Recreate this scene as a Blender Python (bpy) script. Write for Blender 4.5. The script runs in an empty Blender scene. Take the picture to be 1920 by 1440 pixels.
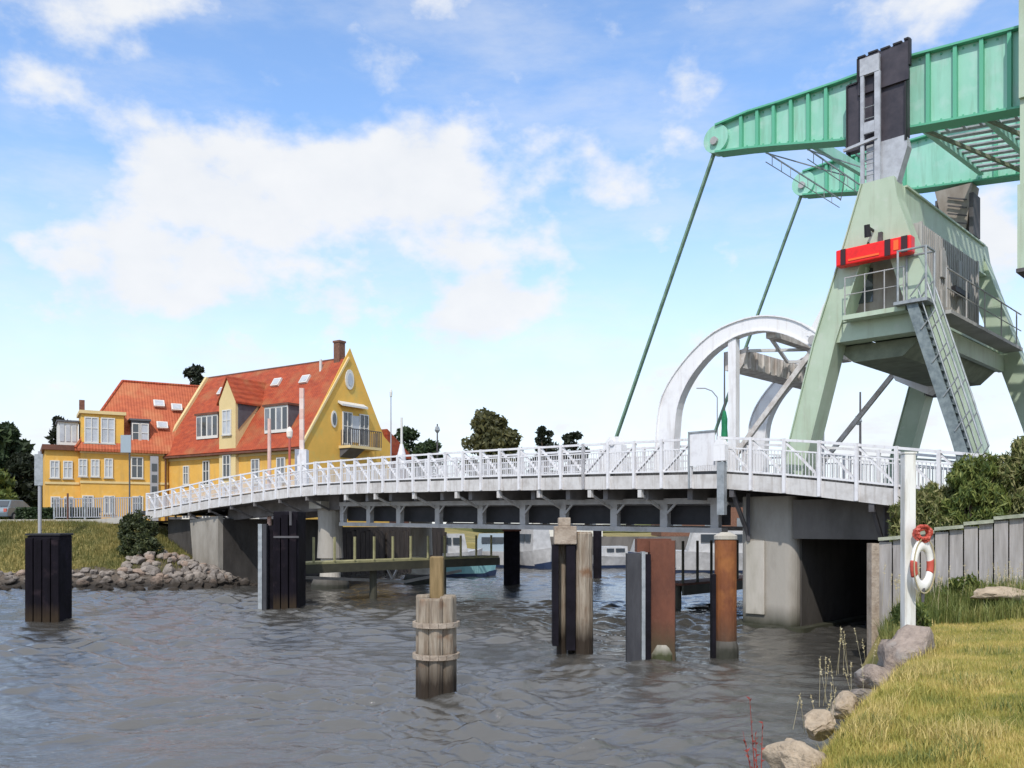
import bpy, bmesh, math, random
import numpy as np
from mathutils import Vector, Matrix, Euler, noise as mnoise
R = math.radians
random.seed(7); rng = np.random.default_rng(7)
scene = bpy.context.scene
COL = scene.collection

# ------------------------------------------------------------------ camera
F_PX, YH = 1650.0, 985.0
cam_d = bpy.data.cameras.new('camera'); cam = bpy.data.objects.new('camera', cam_d); COL.objects.link(cam)
cam.location = (0, 0, 3.0); cam.rotation_euler = (R(90), 0, 0)
cam_d.sensor_width = 36; cam_d.lens = 36*F_PX/1920
cam_d.shift_y = (YH-720)/1920; cam_d.clip_end = 4000; cam_d.clip_start = .05
scene.camera = cam

# ------------------------------------------------------------------ light
SUN_EL, SUN_AZ = R(47), R(193)          # azimuth from north (+Y) clockwise: behind the camera, a little left
scene.view_settings.view_transform = 'Standard'; scene.view_settings.look = 'None'
scene.view_settings.exposure = 0.30; scene.view_settings.gamma = 1
sd = bpy.data.lights.new('sun', 'SUN'); sd.energy = 2.6; sd.angle = R(.5); sd.color = (1, .955, .89)
so = bpy.data.objects.new('sun', sd); COL.objects.link(so); so.location = (-20, -30, 60)
sdir = Vector((math.sin(SUN_AZ)*math.cos(SUN_EL), math.cos(SUN_AZ)*math.cos(SUN_EL), math.sin(SUN_EL)))
so.rotation_euler = sdir.to_track_quat('Z', 'Y').to_euler()

def build_world():
    w = bpy.data.worlds.new("World"); scene.world = w; w.use_nodes = True
    nt = w.node_tree; N = nt.nodes; L = nt.links; N.clear()
    out = N.new('ShaderNodeOutputWorld'); bg = N.new('ShaderNodeBackground'); bg.inputs[1].default_value = .15
    L.new(bg.outputs[0], out.inputs[0])
    sky = N.new('ShaderNodeTexSky'); sky.sky_type = 'NISHITA'; sky.sun_disc = False
    sky.sun_elevation = SUN_EL; sky.sun_rotation = SUN_AZ; sky.air_density = 1.0; sky.dust_density = .3; sky.ozone_density = 1.3
    tc = N.new('ShaderNodeTexCoord')
    def M(op, a, b=None, c=None, clamp=False):
        n = N.new('ShaderNodeMath'); n.operation = op; n.use_clamp = clamp
        for i, v in enumerate((a, b, c)):
            if v is None: continue
            if isinstance(v, (int, float)): n.inputs[i].default_value = v
            else: L.new(v, n.inputs[i])
        return n.outputs[0]
    sx = N.new('ShaderNodeSeparateXYZ'); L.new(tc.outputs['Generated'], sx.inputs[0])
    az = M('ARCTAN2', sx.outputs[0], sx.outputs[1]); el = M('ARCSINE', sx.outputs[2])
    # warp the direction a little so that cloud outlines are ragged
    def fbm(scale, detail, rough, zs=1.0, off=0):
        mp = N.new('ShaderNodeMapping'); mp.inputs['Scale'].default_value = (1, 1, zs); mp.inputs['Location'].default_value = (off, off*.7, off*.3)
        L.new(tc.outputs['Generated'], mp.inputs[0])
        n = N.new('ShaderNodeTexNoise'); n.inputs['Scale'].default_value = scale; n.inputs['Detail'].default_value = detail
        n.inputs['Roughness'].default_value = rough; L.new(mp.outputs[0], n.inputs['Vector']); return n
    n1 = fbm(7, 9, .56, 1.6); n2 = fbm(17, 7, .55, 1.5, 3.1); n3 = fbm(5, 8, .62, 3.2, 7.7)
    def blob(a0, e0, ra, re, amp):          # centre and radii in degrees
        dx = M('DIVIDE', M('SUBTRACT', az, R(a0)), R(ra)); dy = M('DIVIDE', M('SUBTRACT', el, R(e0)), R(re))
        d = M('ADD', M('MULTIPLY', dx, dx), M('MULTIPLY', dy, dy))
        return M('MULTIPLY', M('POWER', 2.718, M('MULTIPLY', d, -1.0)), amp)
    # azimuth / elevation (degrees) of the cumulus banks
    blobs = [(-19.5, 20.6, 4.4, 2.0, .95), (-15.5, 20.6, 4.2, 2.4, .95), (-9, 21.3, 4.6, 2.4, 1), (-5.2, 21.0, 3.4, 2.7, 1.05), (-12, 18.0, 8.5, 2.2, .7),
             (-27, 15.6, 6.0, 3.0, 1.0), (-21.5, 14.6, 6.0, 2.0, .75), (-9, 14.4, 9.5, 2.4, .85), (-3, 16.6, 6, 2.2, .5), (-8, 11.2, 7, 1.6, .5), (-4.0, 12.9, 4.6, 1.9, .7), (-15, 10.6, 6, 1.5, .4), (-1.0, 14.4, 3.6, 1.4, .35),
             (-27, 28.3, 4.6, 2.4, 1.1), (-21.6, 29.4, 3.6, 1.5, .9), (-28.6, 24.2, 2.0, 1.1, .55), (6.0, 21.8, 2.3, 2.6, .62), (8.4, 19.2, 2.4, 1.7, .5), (2.4, 23.4, 2.6, 1.6, .35),
             (26, 28.2, 5.5, 2.6, .95), (31, 24, 4, 2, .6), (28.5, 17.0, 3.0, 3.2, .8), (24, 12.5, 9, 3.0, .45), (-26, 7.4, 9, 2.4, .62), (4, 6.5, 22, 2.3, .55), (14, 9.8, 7, 1.7, .3), (30, 7, 9, 3, .5),
             (-60, 25, 14, 7, .8), (-100, 30, 20, 9, .8), (60, 28, 16, 8, .8), (110, 22, 22, 8, .8), (170, 30, 25, 9, .8), (-150, 22, 22, 8, .8), (40, 55, 18, 9, .7), (-50, 58, 20, 9, .7)]
    tot = None
    for b in blobs:
        v = blob(*b); tot = v if tot is None else M('ADD', tot, v)
    tot = M('MINIMUM', tot, 1.0)
    nn = M('ADD', M('MULTIPLY', M('SUBTRACT', n1.outputs[0], .5), 3.0), M('MULTIPLY', M('SUBTRACT', n2.outputs[0], .5), 1.5))
    dens = M('ADD', M('MULTIPLY', tot, 1.0), M('MULTIPLY', nn, 1.12))
    mr = N.new('ShaderNodeMapRange'); mr.interpolation_type = 'SMOOTHSTEP'
    L.new(dens, mr.inputs[0]); mr.inputs[1].default_value = .12; mr.inputs[2].default_value = 1.12
    # thin streaked veil
    vr = N.new('ShaderNodeMapRange'); vr.interpolation_type = 'SMOOTHSTEP'; L.new(n3.outputs[0], vr.inputs[0])
    vr.inputs[1].default_value = .38; vr.inputs[2].default_value = .8; vr.inputs[4].default_value = .42
    low = N.new('ShaderNodeMapRange'); low.interpolation_type = 'SMOOTHSTEP'; L.new(el, low.inputs[0])
    low.inputs[1].default_value = R(24); low.inputs[2].default_value = R(0); low.inputs[3].default_value = 0; low.inputs[4].default_value = .84
    hi = N.new('ShaderNodeMapRange'); hi.interpolation_type = 'SMOOTHSTEP'; L.new(el, hi.inputs[0]); hi.inputs[1].default_value = R(31); hi.inputs[2].default_value = R(42); hi.inputs[4].default_value = .78
    fac = M('MAXIMUM', mr.outputs[0], M('ADD', M('ADD', vr.outputs[0], low.outputs[0]), hi.outputs[0]), clamp=True)      # unseen cloud overhead, added so the water reflects grey
    fac = M('MULTIPLY', fac, .97)
    tint = N.new('ShaderNodeMixRGB'); tint.blend_type = 'MULTIPLY'; tint.inputs[0].default_value = 1
    L.new(sky.outputs[0], tint.inputs[1]); tint.inputs[2].default_value = (1.20, 1.33, 1.46, 1)
    shade = N.new('ShaderNodeMixRGB'); L.new(n2.outputs[0], shade.inputs[0])
    shade.inputs[1].default_value = (4.35, 4.55, 4.85, 1); shade.inputs[2].default_value = (5.3, 5.33, 5.4, 1)
    mix = N.new('ShaderNodeMixRGB'); L.new(fac, mix.inputs[0]); L.new(tint.outputs[0], mix.inputs[1]); L.new(shade.outputs[0], mix.inputs[2])
    L.new(mix.outputs[0], bg.inputs[0])
build_world()

# ------------------------------------------------------------------ frames of reference
# bridge frame: s runs along the bridge away from the right bank, w across it (away from the camera side), z up
BU = Vector((-.723, .691, 0)); BN = Vector((.691, .723, 0)); B0 = Vector((.2364*25.5, 25.5, 0))
def B(s, w, z): return B0 + BU*s + BN*w + Vector((0, 0, z))
BROT = math.atan2(-.691, .723)
def at(px, py, Y): return Vector(((px-960)*Y/F_PX, Y, 3+(YH-py)*Y/F_PX))     # a point of the place at distance Y

# ------------------------------------------------------------------ materials
MATS = {}
def mat(name, col, col2=None, rough=.6, metal=0, scale=2.0, stretch=(1, 1, 1), bump=0, bscale=None, detail=6, contrast=(.35, .65), extra=None, spec=.5, mix3=None):
    m = bpy.data.materials.new(name); m.use_nodes = True; nt = m.node_tree; N = nt.nodes; L = nt.links
    p = N['Principled BSDF']; p.inputs['Roughness'].default_value = rough; p.inputs['Metallic'].default_value = metal
    p.inputs['Specular IOR Level'].default_value = spec
    p.inputs['Base Color'].default_value = (*col, 1)
    tc = N.new('ShaderNodeTexCoord'); mp = N.new('ShaderNodeMapping'); mp.inputs['Scale'].default_value = stretch
    L.new(tc.outputs['Object'], mp.inputs[0])
    n = N.new('ShaderNodeTexNoise'); n.inputs['Scale'].default_value = scale; n.inputs['Detail'].default_value = detail; n.inputs['Roughness'].default_value = .62
    L.new(mp.outputs[0], n.inputs['Vector'])
    if col2:
        cr = N.new('ShaderNodeValToRGB'); cr.color_ramp.elements[0].position = contrast[0]; cr.color_ramp.elements[1].position = contrast[1]
        cr.color_ramp.elements[0].color = (*col2, 1); cr.color_ramp.elements[1].color = (*col, 1)
        L.new(n.outputs[0], cr.inputs[0]); src = cr.outputs[0]
        if mix3:
            c3, sc3, lo, hi = mix3
            n3 = N.new('ShaderNodeTexNoise'); n3.inputs['Scale'].default_value = sc3; n3.inputs['Detail'].default_value = 4; L.new(tc.outputs['Object'], n3.inputs['Vector'])
            r3 = N.new('ShaderNodeMapRange'); r3.inputs[1].default_value = lo; r3.inputs[2].default_value = hi; L.new(n3.outputs[0], r3.inputs[0])
            mx = N.new('ShaderNodeMixRGB'); L.new(r3.outputs[0], mx.inputs[0]); L.new(src, mx.inputs[1]); mx.inputs[2].default_value = (*c3, 1); src = mx.outputs[0]
        L.new(src, p.inputs['Base Color'])
    if bump:
        b = N.new('ShaderNodeBump'); b.inputs['Strength'].default_value = bump; b.inputs['Distance'].default_value = .05
        nb = N.new('ShaderNodeTexNoise'); nb.inputs['Scale'].default_value = bscale or scale*4; nb.inputs['Detail'].default_value = 5
        L.new(mp.outputs[0], nb.inputs['Vector']); L.new(nb.outputs[0], b.inputs['Height']); L.new(b.outputs[0], p.inputs['Normal'])
    if extra: extra(nt, p, tc)
    MATS[name] = m; return m
def waterline(zlo, zhi, dark):
    """weed and wet staining of the foot of a pile or pier: a tide mark that belongs to the thing"""
    def f(nt, p, tc):
        N = nt.nodes; L = nt.links; g = N.new('ShaderNodeNewGeometry'); s = N.new('ShaderNodeSeparateXYZ'); L.new(g.outputs['Position'], s.inputs[0])
        n = N.new('ShaderNodeTexNoise'); n.inputs['Scale'].default_value = 3; n.inputs['Detail'].default_value = 5
        ad = N.new('ShaderNodeMath'); ad.operation = 'MULTIPLY_ADD'; L.new(n.outputs[0], ad.inputs[0]); ad.inputs[1].default_value = -.5; L.new(s.outputs[2], ad.inputs[2])
        r = N.new('ShaderNodeMapRange'); r.inputs[1].default_value = zlo-.25; r.inputs[2].default_value = zhi-.25; r.inputs[3].default_value = 1; r.inputs[4].default_value = 0
        L.new(ad.outputs[0], r.inputs[0])
        mx = N.new('ShaderNodeMixRGB'); L.new(r.outputs[0], mx.inputs[0]); mx.inputs[2].default_value = (*dark, 1)
        old = p.inputs['Base Color'].links
        if old: L.new(old[0].from_socket, mx.inputs[1])
        else: mx.inputs[1].default_value = p.inputs['Base Color'].default_value
        L.new(mx.outputs[0], p.inputs['Base Color'])
    return f
def grime(col, amount, scale=2.2, lo=.52, hi=.75):
    """rain-washed runs of dirt or rust down a painted face"""
    def f(nt, p, tc):
        N = nt.nodes; L = nt.links; mp = N.new('ShaderNodeMapping'); mp.inputs['Scale'].default_value = (3, 3, .28); L.new(tc.outputs['Object'], mp.inputs[0])
        n = N.new('ShaderNodeTexNoise'); n.inputs['Scale'].default_value = scale; n.inputs['Detail'].default_value = 7; n.inputs['Roughness'].default_value = .65; L.new(mp.outputs[0], n.inputs['Vector'])
        r = N.new('ShaderNodeMapRange'); r.inputs[1].default_value = lo; r.inputs[2].default_value = hi; r.inputs[4].default_value = amount; L.new(n.outputs[0], r.inputs[0])
        mx = N.new('ShaderNodeMixRGB'); L.new(r.outputs[0], mx.inputs[0]); mx.inputs[2].default_value = (*col, 1)
        old = p.inputs['Base Color'].links
        if old: L.new(old[0].from_socket, mx.inputs[1])
        else: mx.inputs[1].default_value = p.inputs['Base Color'].default_value
        L.new(mx.outputs[0], p.inputs['Base Color'])
    return f
mat('white_paint', (.80, .79, .79), (.68, .66, .66), .5, scale=1.6, contrast=(.3, .5), bump=.05, extra=grime((.36, .30, .25), .4))
mat('deck_white', (.60, .58, .56), (.44, .41, .385), .6, scale=2.5, contrast=(.3, .55), bump=.08, extra=grime((.22, .17, .13), .7, 2.6))
mat('girder_grey', (.44, .42, .40), (.30, .28, .26), .6, scale=2.5, contrast=(.3, .55), bump=.05)
mat('rail_white', (.74, .73, .74), (.60, .58, .59), .5, scale=3, contrast=(.3, .5), extra=grime((.32, .26, .22), .5))
mat('grey_steel', (.42, .41, .41), (.28, .27, .26), .55, scale=2, contrast=(.3, .6), bump=.05)
mat('dark_steel', (.10, .095, .10), (.05, .045, .045), .7, scale=2, contrast=(.3, .6))
mat('shade_dark', (.035, .032, .036), (.02, .02, .022), .7, scale=2)  # near-black, the shade of the girder openings as a colour
mat('under_steel', (.20, .185, .18), (.10, .09, .085), .75, scale=1.5, contrast=(.3, .65))
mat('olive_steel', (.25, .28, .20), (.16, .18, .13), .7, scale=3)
mat('brown_steel', (.36, .32, .28), (.22, .18, .15), .7, scale=3, stretch=(1, 1, .4), contrast=(.3, .65))
mat('sage_green', (.46, .55, .42), (.38, .47, .34), .5, scale=.9, contrast=(.3, .6), bump=.04, mix3=((.50, .56, .46), 3.5, .58, .75), extra=grime((.26, .24, .16), .42, 1.6, .52, .74))
mat('mint_green', (.33, .63, .50), (.25, .55, .415), .5, scale=1.1, stretch=(1, 1, .35), contrast=(.3, .62), mix3=((.40, .63, .54), 2.2, .52, .72), extra=grime((.16, .22, .13), .42, 1.5, .52, .74))
mat('mint_deep', (.13, .46, .28), (.09, .36, .21), .5, scale=1.5, contrast=(.3, .6))
mat('mint_rib', (.11, .42, .26), None, .5)
mat('rod_green', (.20, .32, .22), (.11, .19, .13), .5, scale=6)
mat('sign_red', (.86, .012, .008), (.62, .008, .006), .4, scale=6, contrast=(.25, .5))
mat('sign_orange', (.95, .14, .02), None, .45)
mat('sign_dark', (.035, .008, .01), None, .5)
mat('black_panel', (.060, .050, .062), (.025, .022, .032), .55, scale=2.2, contrast=(.35, .65), bump=.05)
mat('black_trim', (.012, .011, .014), None, .6)
mat('strut_pale', (.62, .59, .56), (.42, .37, .33), .6, scale=5, contrast=(.35, .6))
mat('crossbeam_pale', (.70, .67, .64), (.44, .39, .35), .6, scale=4, stretch=(1, 1, .5), contrast=(.38, .6))
mat('cabin_cladding', (.46, .44, .415), (.33, .31, .295), .7, scale=1.3, stretch=(3, 3, .3), contrast=(.35, .6), bump=.08, mix3=((.33, .31, .28), 3.5, .55, .75))
mat('concrete', (.36, .33, .285), (.24, .215, .18), .85, scale=1.1, stretch=(1, 1, .35), contrast=(.33, .6), bump=.25, bscale=9, extra=waterline(.1, .75, (.035, .036, .02)))
mat('concrete_dark', (.15, .135, .12), (.085, .075, .065), .85, scale=1, stretch=(1, 1, .4), contrast=(.33, .6), bump=.25, bscale=9, extra=waterline(.1, .6, (.03, .03, .02)))
mat('concrete_shaded', (.07, .062, .055), (.035, .03, .026), .9, scale=1, stretch=(1, 1, .4), contrast=(.33, .6), bump=.25, bscale=9)  # concrete of recess and abutments, their shade darkened into the colour
mat('concrete_pale', (.50, .46, .40), (.34, .31, .25), .85, scale=1.3, stretch=(1, 1, .3), contrast=(.33, .6), bump=.2, bscale=9, extra=waterline(.05, .5, (.05, .055, .02)))
mat('rust', (.25, .085, .024), (.13, .038, .014), .8, scale=2.0, stretch=(1, 1, .45), contrast=(.3, .62), bump=.4, bscale=14, mix3=((.32, .12, .03), 1.6, .5, .7), extra=waterline(.35, 1.15, (.075, .04, .022)))
mat('rust_brown', (.15, .052, .028), (.08, .028, .017), .85, scale=2.0, stretch=(1, 1, .45), contrast=(.3, .62), bump=.4, bscale=14, extra=waterline(.35, 1.0, (.07, .045, .022)))
mat('rubber_black', (.011, .009, .014), (.005, .004, .006), .8, spec=.15, scale=2.5, contrast=(.35, .65), bump=.25, bscale=7, mix3=((.035, .024, .045), 1.2, .62, .85))
mat('rubber_worn', (.009, .007, .011), (.005, .004, .006), .85, spec=.12, scale=2.5, stretch=(2, 2, .5), contrast=(.35, .65), bump=.35, bscale=9, mix3=((.030, .02, .024), 2.2, .58, .78), extra=waterline(.1, .6, (.035, .024, .015)))
mat('rubber_grey', (.05, .05, .056), (.025, .025, .03), .7, scale=2.5, stretch=(2, 2, .4), contrast=(.35, .65), bump=.2)
mat('pile_wood', (.34, .285, .22), (.20, .15, .105), .9, scale=4.5, stretch=(3, 3, .35), contrast=(.35, .62), bump=.7, bscale=9, mix3=((.20, .11, .06), 3.0, .56, .72), extra=waterline(.35, .95, (.028, .018, .010)))
mat('post_wood', (.26, .18, .085), (.16, .11, .045), .9, scale=4.5, stretch=(3, 3, .35), contrast=(.35, .62), bump=.7, bscale=9)
mat('band_wood', (.40, .33, .26), (.26, .20, .15), .9, scale=5, stretch=(1, 1, 1), contrast=(.35, .62), bump=.4)
mat('quay_timber', (.055, .042, .034), (.025, .02, .018), .9, scale=3, stretch=(2, 2, .3), contrast=(.35, .65))
mat('walkway_yellow', (.36, .33, .17), (.20, .19, .09), .8, scale=2, contrast=(.3, .65))
mat('walkway_dark', (.06, .055, .035), (.03, .03, .02), .8, scale=2, contrast=(.3, .65))
mat('yellow_plaster', (.73, .415, .085), (.62, .35, .07), .85, scale=.7, contrast=(.3, .6), bump=.1, bscale=6, mix3=((.70, .46, .15), 2.3, .55, .8), extra=grime((.36, .24, .10), .45, .9))
mat('pale_plaster', (.68, .53, .27), (.60, .46, .22), .85, scale=.7, contrast=(.3, .6))
mat('gable_plaster', (.77, .44, .085), (.64, .385, .075), .85, scale=.55, contrast=(.3, .6), bump=.1, bscale=6, mix3=((.58, .42, .11), 1.3, .5, .75))
def tiles(nt, p, tc):
    N = nt.nodes; L = nt.links
    w = N.new('ShaderNodeTexWave'); w.bands_direction = 'X'; w.inputs['Scale'].default_value = 1.45; w.inputs['Distortion'].default_value = .15; w.inputs['Detail'].default_value = 1
    w2 = N.new('ShaderNodeTexWave'); w2.bands_direction = 'Z'; w2.wave_profile = 'SAW'; w2.inputs['Scale'].default_value = 1.1; w2.inputs['Distortion'].default_value = .1
    L.new(tc.outputs['Object'], w.inputs['Vector']); L.new(tc.outputs['Object'], w2.inputs['Vector'])
    a = N.new('ShaderNodeMath'); a.operation = 'ADD'; L.new(w.outputs['Fac'], a.inputs[0]); L.new(w2.outputs['Fac'], a.inputs[1])
    b = N.new('ShaderNodeBump'); b.inputs['Strength'].default_value = .5; b.inputs['Distance'].default_value = .06; L.new(a.outputs[0], b.inputs['Height']); L.new(b.outputs[0], p.inputs['Normal'])
mat('roof_tile', (.43, .076, .024), (.27, .042, .016), .8, scale=1.8, stretch=(1, 1, 2.2), contrast=(.33, .65), extra=tiles, mix3=((.36, .13, .05), .6, .5, .72), detail=9)
mat('roof_tile_pale', (.50, .125, .05), (.36, .08, .034), .8, scale=1.8, stretch=(1, 1, 2.2), contrast=(.33, .65), extra=tiles, mix3=((.52, .20, .085), .5, .5, .72), detail=9)
mat('brown_trim', (.16, .065, .04), (.10, .04, .025), .8, scale=2)
mat('slate_grey', (.11, .115, .13), (.08, .08, .09), .7, scale=2)
mat('window_white', (.66, .64, .59), None, .5)
mat('pipe_grey', (.34, .34, .36), None, .5)
mat('brick_brown', (.20, .10, .065), (.13, .06, .04), .9, scale=6)
mat('glass_dark', (.05, .06, .07), None, .08, spec=.9)
mat('glass_pale', (.50, .52, .55), (.38, .40, .43), .15, scale=1.5, spec=.8)
mat('glass_mid', (.20, .22, .24), (.12, .13, .15), .12, scale=1.5, spec=.8)
mat('asphalt', (.10, .10, .10), (.06, .06, .06), .9, scale=8)
mat('kerb', (.46, .44, .40), (.36, .34, .31), .85, scale=3)
mat('bark', (.12, .085, .06), (.06, .045, .03), .95, scale=7, stretch=(1, 1, .3), bump=.4)
mat('boat_white', (.50, .49, .48), (.36, .35, .34), .3, scale=2)
mat('boat_turquoise', (.30, .55, .56), (.22, .46, .48), .45, scale=2)
mat('boat_navy', (.02, .035, .08), None, .4)
mat('car_paint', (.22, .27, .30), (.18, .22, .25), .3, metal=.4, scale=1)
mat('tyre', (.02, .02, .02), None, .8)
mat('buoy_white', (.82, .80, .76), (.68, .65, .60), .5, scale=7, contrast=(.3, .5))
mat('buoy_red', (.52, .085, .055), (.34, .05, .035), .55, scale=8, contrast=(.3, .55))
mat('post_white', (.74, .73, .69), (.58, .56, .50), .5, scale=3, stretch=(1, 1, .3), contrast=(.3, .5), extra=grime((.30, .26, .18), .7, 3.0, .48, .7))
mat('wall_plank', (.40, .375, .36), (.25, .23, .215), .9, scale=2.8, stretch=(3, 3, .3), contrast=(.33, .65), bump=.35, bscale=7, mix3=((.34, .31, .27), 1.1, .5, .7))
mat('wall_cap', (.36, .37, .29), (.22, .24, .17), .9, scale=5, contrast=(.35, .6), bump=.3)
mat('pole_pink', (.70, .48, .40), (.60, .38, .32), .6, scale=3)
mat('boom_pale', (.74, .60, .54), (.66, .52, .46), .6, scale=3)
mat('pole_red', (.45, .10, .07), None, .6)
mat('flag_green', (.01, .20, .085), (.008, .14, .06), .8, scale=9)
mat('lamp_glass', (.82, .72, .62), None, .3)
mat('metal_galv', (.36, .38, .39), (.24, .26, .27), .5, metal=.3, scale=5, contrast=(.35, .6))
mat('bracket_pale', (.46, .48, .52), (.33, .34, .37), .5, scale=4, contrast=(.35, .6))
mat('stair_metal', (.24, .28, .28), (.13, .16, .17), .5, metal=.25, scale=6, contrast=(.35, .6))
mat('sheet_blue', (.30, .36, .40), None, .6)
mat('earth', (.10, .085, .05), (.06, .05, .03), .95, scale=3, bump=.3)
mat('tide_rock_a', (.31, .265, .225), (.18, .15, .125), .9, scale=5, contrast=(.3, .65), bump=.6, bscale=12, extra=waterline(.25, .62, (.03, .022, .015)))
mat('tide_rock_b', (.25, .215, .19), (.14, .12, .10), .9, scale=5, contrast=(.3, .65), bump=.6, bscale=12, extra=waterline(.25, .62, (.03, .022, .015)))
mat('tide_rock_c', (.33, .245, .19), (.20, .145, .11), .9, scale=5, contrast=(.3, .65), bump=.6, bscale=12, extra=waterline(.25, .62, (.03, .022, .015)))
mat('pink_granite', (.35, .28, .235), (.20, .16, .135), .9, scale=9, contrast=(.3, .65), bump=.7, bscale=22, mix3=((.30, .28, .26), 3, .5, .7))
mat('buff_stone', (.46, .37, .27), (.31, .24, .17), .9, scale=7, contrast=(.3, .65), bump=.6, bscale=18)
# ground with grass of two moods
mat('lawn_soil', (.34, .27, .09), (.16, .17, .045), .95, scale=.55, contrast=(.38, .6), bump=.6, bscale=22, mix3=((.27, .26, .055), 2.3, .5, .7))
mat('bank_grass', (.28, .22, .07), (.15, .135, .038), .95, scale=.35, contrast=(.38, .62), bump=.6, bscale=6, mix3=((.36, .28, .09), .22, .52, .7))
mat('gravel', (.14, .11, .085), (.05, .04, .03), .95, scale=9, contrast=(.35, .6), bump=1.0, bscale=5, extra=waterline(.2, .55, (.02, .016, .012)))
mat('far_ground', (.16, .17, .07), (.10, .11, .045), .95, scale=.2)
def leafmat(name, c1, c2, c3, patch=0):
    m = bpy.data.materials.new(name); m.use_nodes = True; nt = m.node_tree; N = nt.nodes; L = nt.links
    p = N['Principled BSDF']; p.inputs['Roughness'].default_value = .65
    g = N.new('ShaderNodeNewGeometry'); cr = N.new('ShaderNodeValToRGB')
    cr.color_ramp.elements[0].color = (*c1, 1); cr.color_ramp.elements[1].color = (*c3, 1); e = cr.color_ramp.elements.new(.5); e.color = (*c2, 1)
    src = g.outputs['Random Per Island']
    if patch:      # patches of drier and greener growth over the ground
        n = N.new('ShaderNodeTexNoise'); n.inputs['Scale'].default_value = patch; n.inputs['Detail'].default_value = 5; n.inputs['Roughness'].default_value = .6; L.new(g.outputs['Position'], n.inputs['Vector'])
        r = N.new('ShaderNodeMapRange'); r.inputs[1].default_value = .34; r.inputs[2].default_value = .66; L.new(n.outputs[0], r.inputs[0])
        a = N.new('ShaderNodeMath'); a.operation = 'MULTIPLY'; a.inputs[1].default_value = .38; L.new(src, a.inputs[0])
        b = N.new('ShaderNodeMath'); b.operation = 'MULTIPLY_ADD'; b.inputs[1].default_value = .62; L.new(r.outputs[0], b.inputs[0]); L.new(a.outputs[0], b.inputs[2]); src = b.outputs[0]
    L.new(src, cr.inputs[0]); L.new(cr.outputs[0], p.inputs['Base Color'])
    t = N.new('ShaderNodeBsdfTranslucent'); L.new(cr.outputs[0], t.inputs[0]); mx = N.new('ShaderNodeMixShader'); mx.inputs[0].default_value = .25
    L.new(p.outputs[0], mx.inputs[1]); L.new(t.outputs[0], mx.inputs[2]); L.new(mx.outputs[0], N['Material Output'].inputs[0]); MATS[name] = m
leafmat('leaf_dark', (.018, .035, .012), (.03, .055, .018), (.055, .085, .025))
leafmat('leaf_bank', (.02, .032, .012), (.045, .06, .018), (.10, .11, .035))
leafmat('leaf_mid', (.05, .085, .018), (.12, .16, .03), (.25, .27, .07))
leafmat('leaf_olive', (.05, .055, .02), (.085, .085, .03), (.14, .13, .045))
leafmat('leaf_willow', (.055, .08, .02), (.15, .17, .045), (.36, .33, .15))
leafmat('leaf_darkest', (.01, .016, .007), (.016, .024, .01), (.028, .038, .015))  # darkest of the leaf greens
leafmat('blade_mix', (.11, .16, .03), (.42, .37, .085), (.74, .55, .22), 1.3)
leafmat('blade_dry', (.38, .32, .10), (.56, .44, .15), (.70, .56, .24))
leafmat('blade_green', (.07, .11, .025), (.16, .19, .045), (.40, .36, .13), 1.6)
leafmat('straw', (.40, .33, .16), (.52, .44, .26), (.62, .56, .38))
leafmat('weed_red', (.20, .02, .012), (.30, .03, .018), (.40, .06, .03))
leafmat('bank_blade', (.07, .09, .02), (.17, .16, .04), (.42, .32, .11), .35)
# water
def water_mat():
    m = bpy.data.materials.new('water'); m.use_nodes = True; nt = m.node_tree; N = nt.nodes; L = nt.links
    p = N['Principled BSDF']; p.inputs['Base Color'].default_value = (.060, .057, .051, 1); p.inputs['Roughness'].default_value = .05
    p.inputs['IOR'].default_value = 1.75; p.inputs['Specular IOR Level'].default_value = 1.0
    tc = N.new('ShaderNodeTexCoord'); mp = N.new('ShaderNodeMapping'); mp.inputs['Scale'].default_value = (.6, 1.4, 1); L.new(tc.outputs['Object'], mp.inputs[0])
    a = N.new('ShaderNodeTexNoise'); a.inputs['Scale'].default_value = 11; a.inputs['Detail'].default_value = 5; a.inputs['Roughness'].default_value = .6; L.new(mp.outputs[0], a.inputs['Vector'])
    b = N.new('ShaderNodeBump'); b.inputs['Strength'].default_value = .75; b.inputs['Distance'].default_value = .022
    L.new(a.outputs[0], b.inputs['Height']); L.new(b.outputs[0], p.inputs['Normal']); MATS['water'] = m
water_mat()

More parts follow.
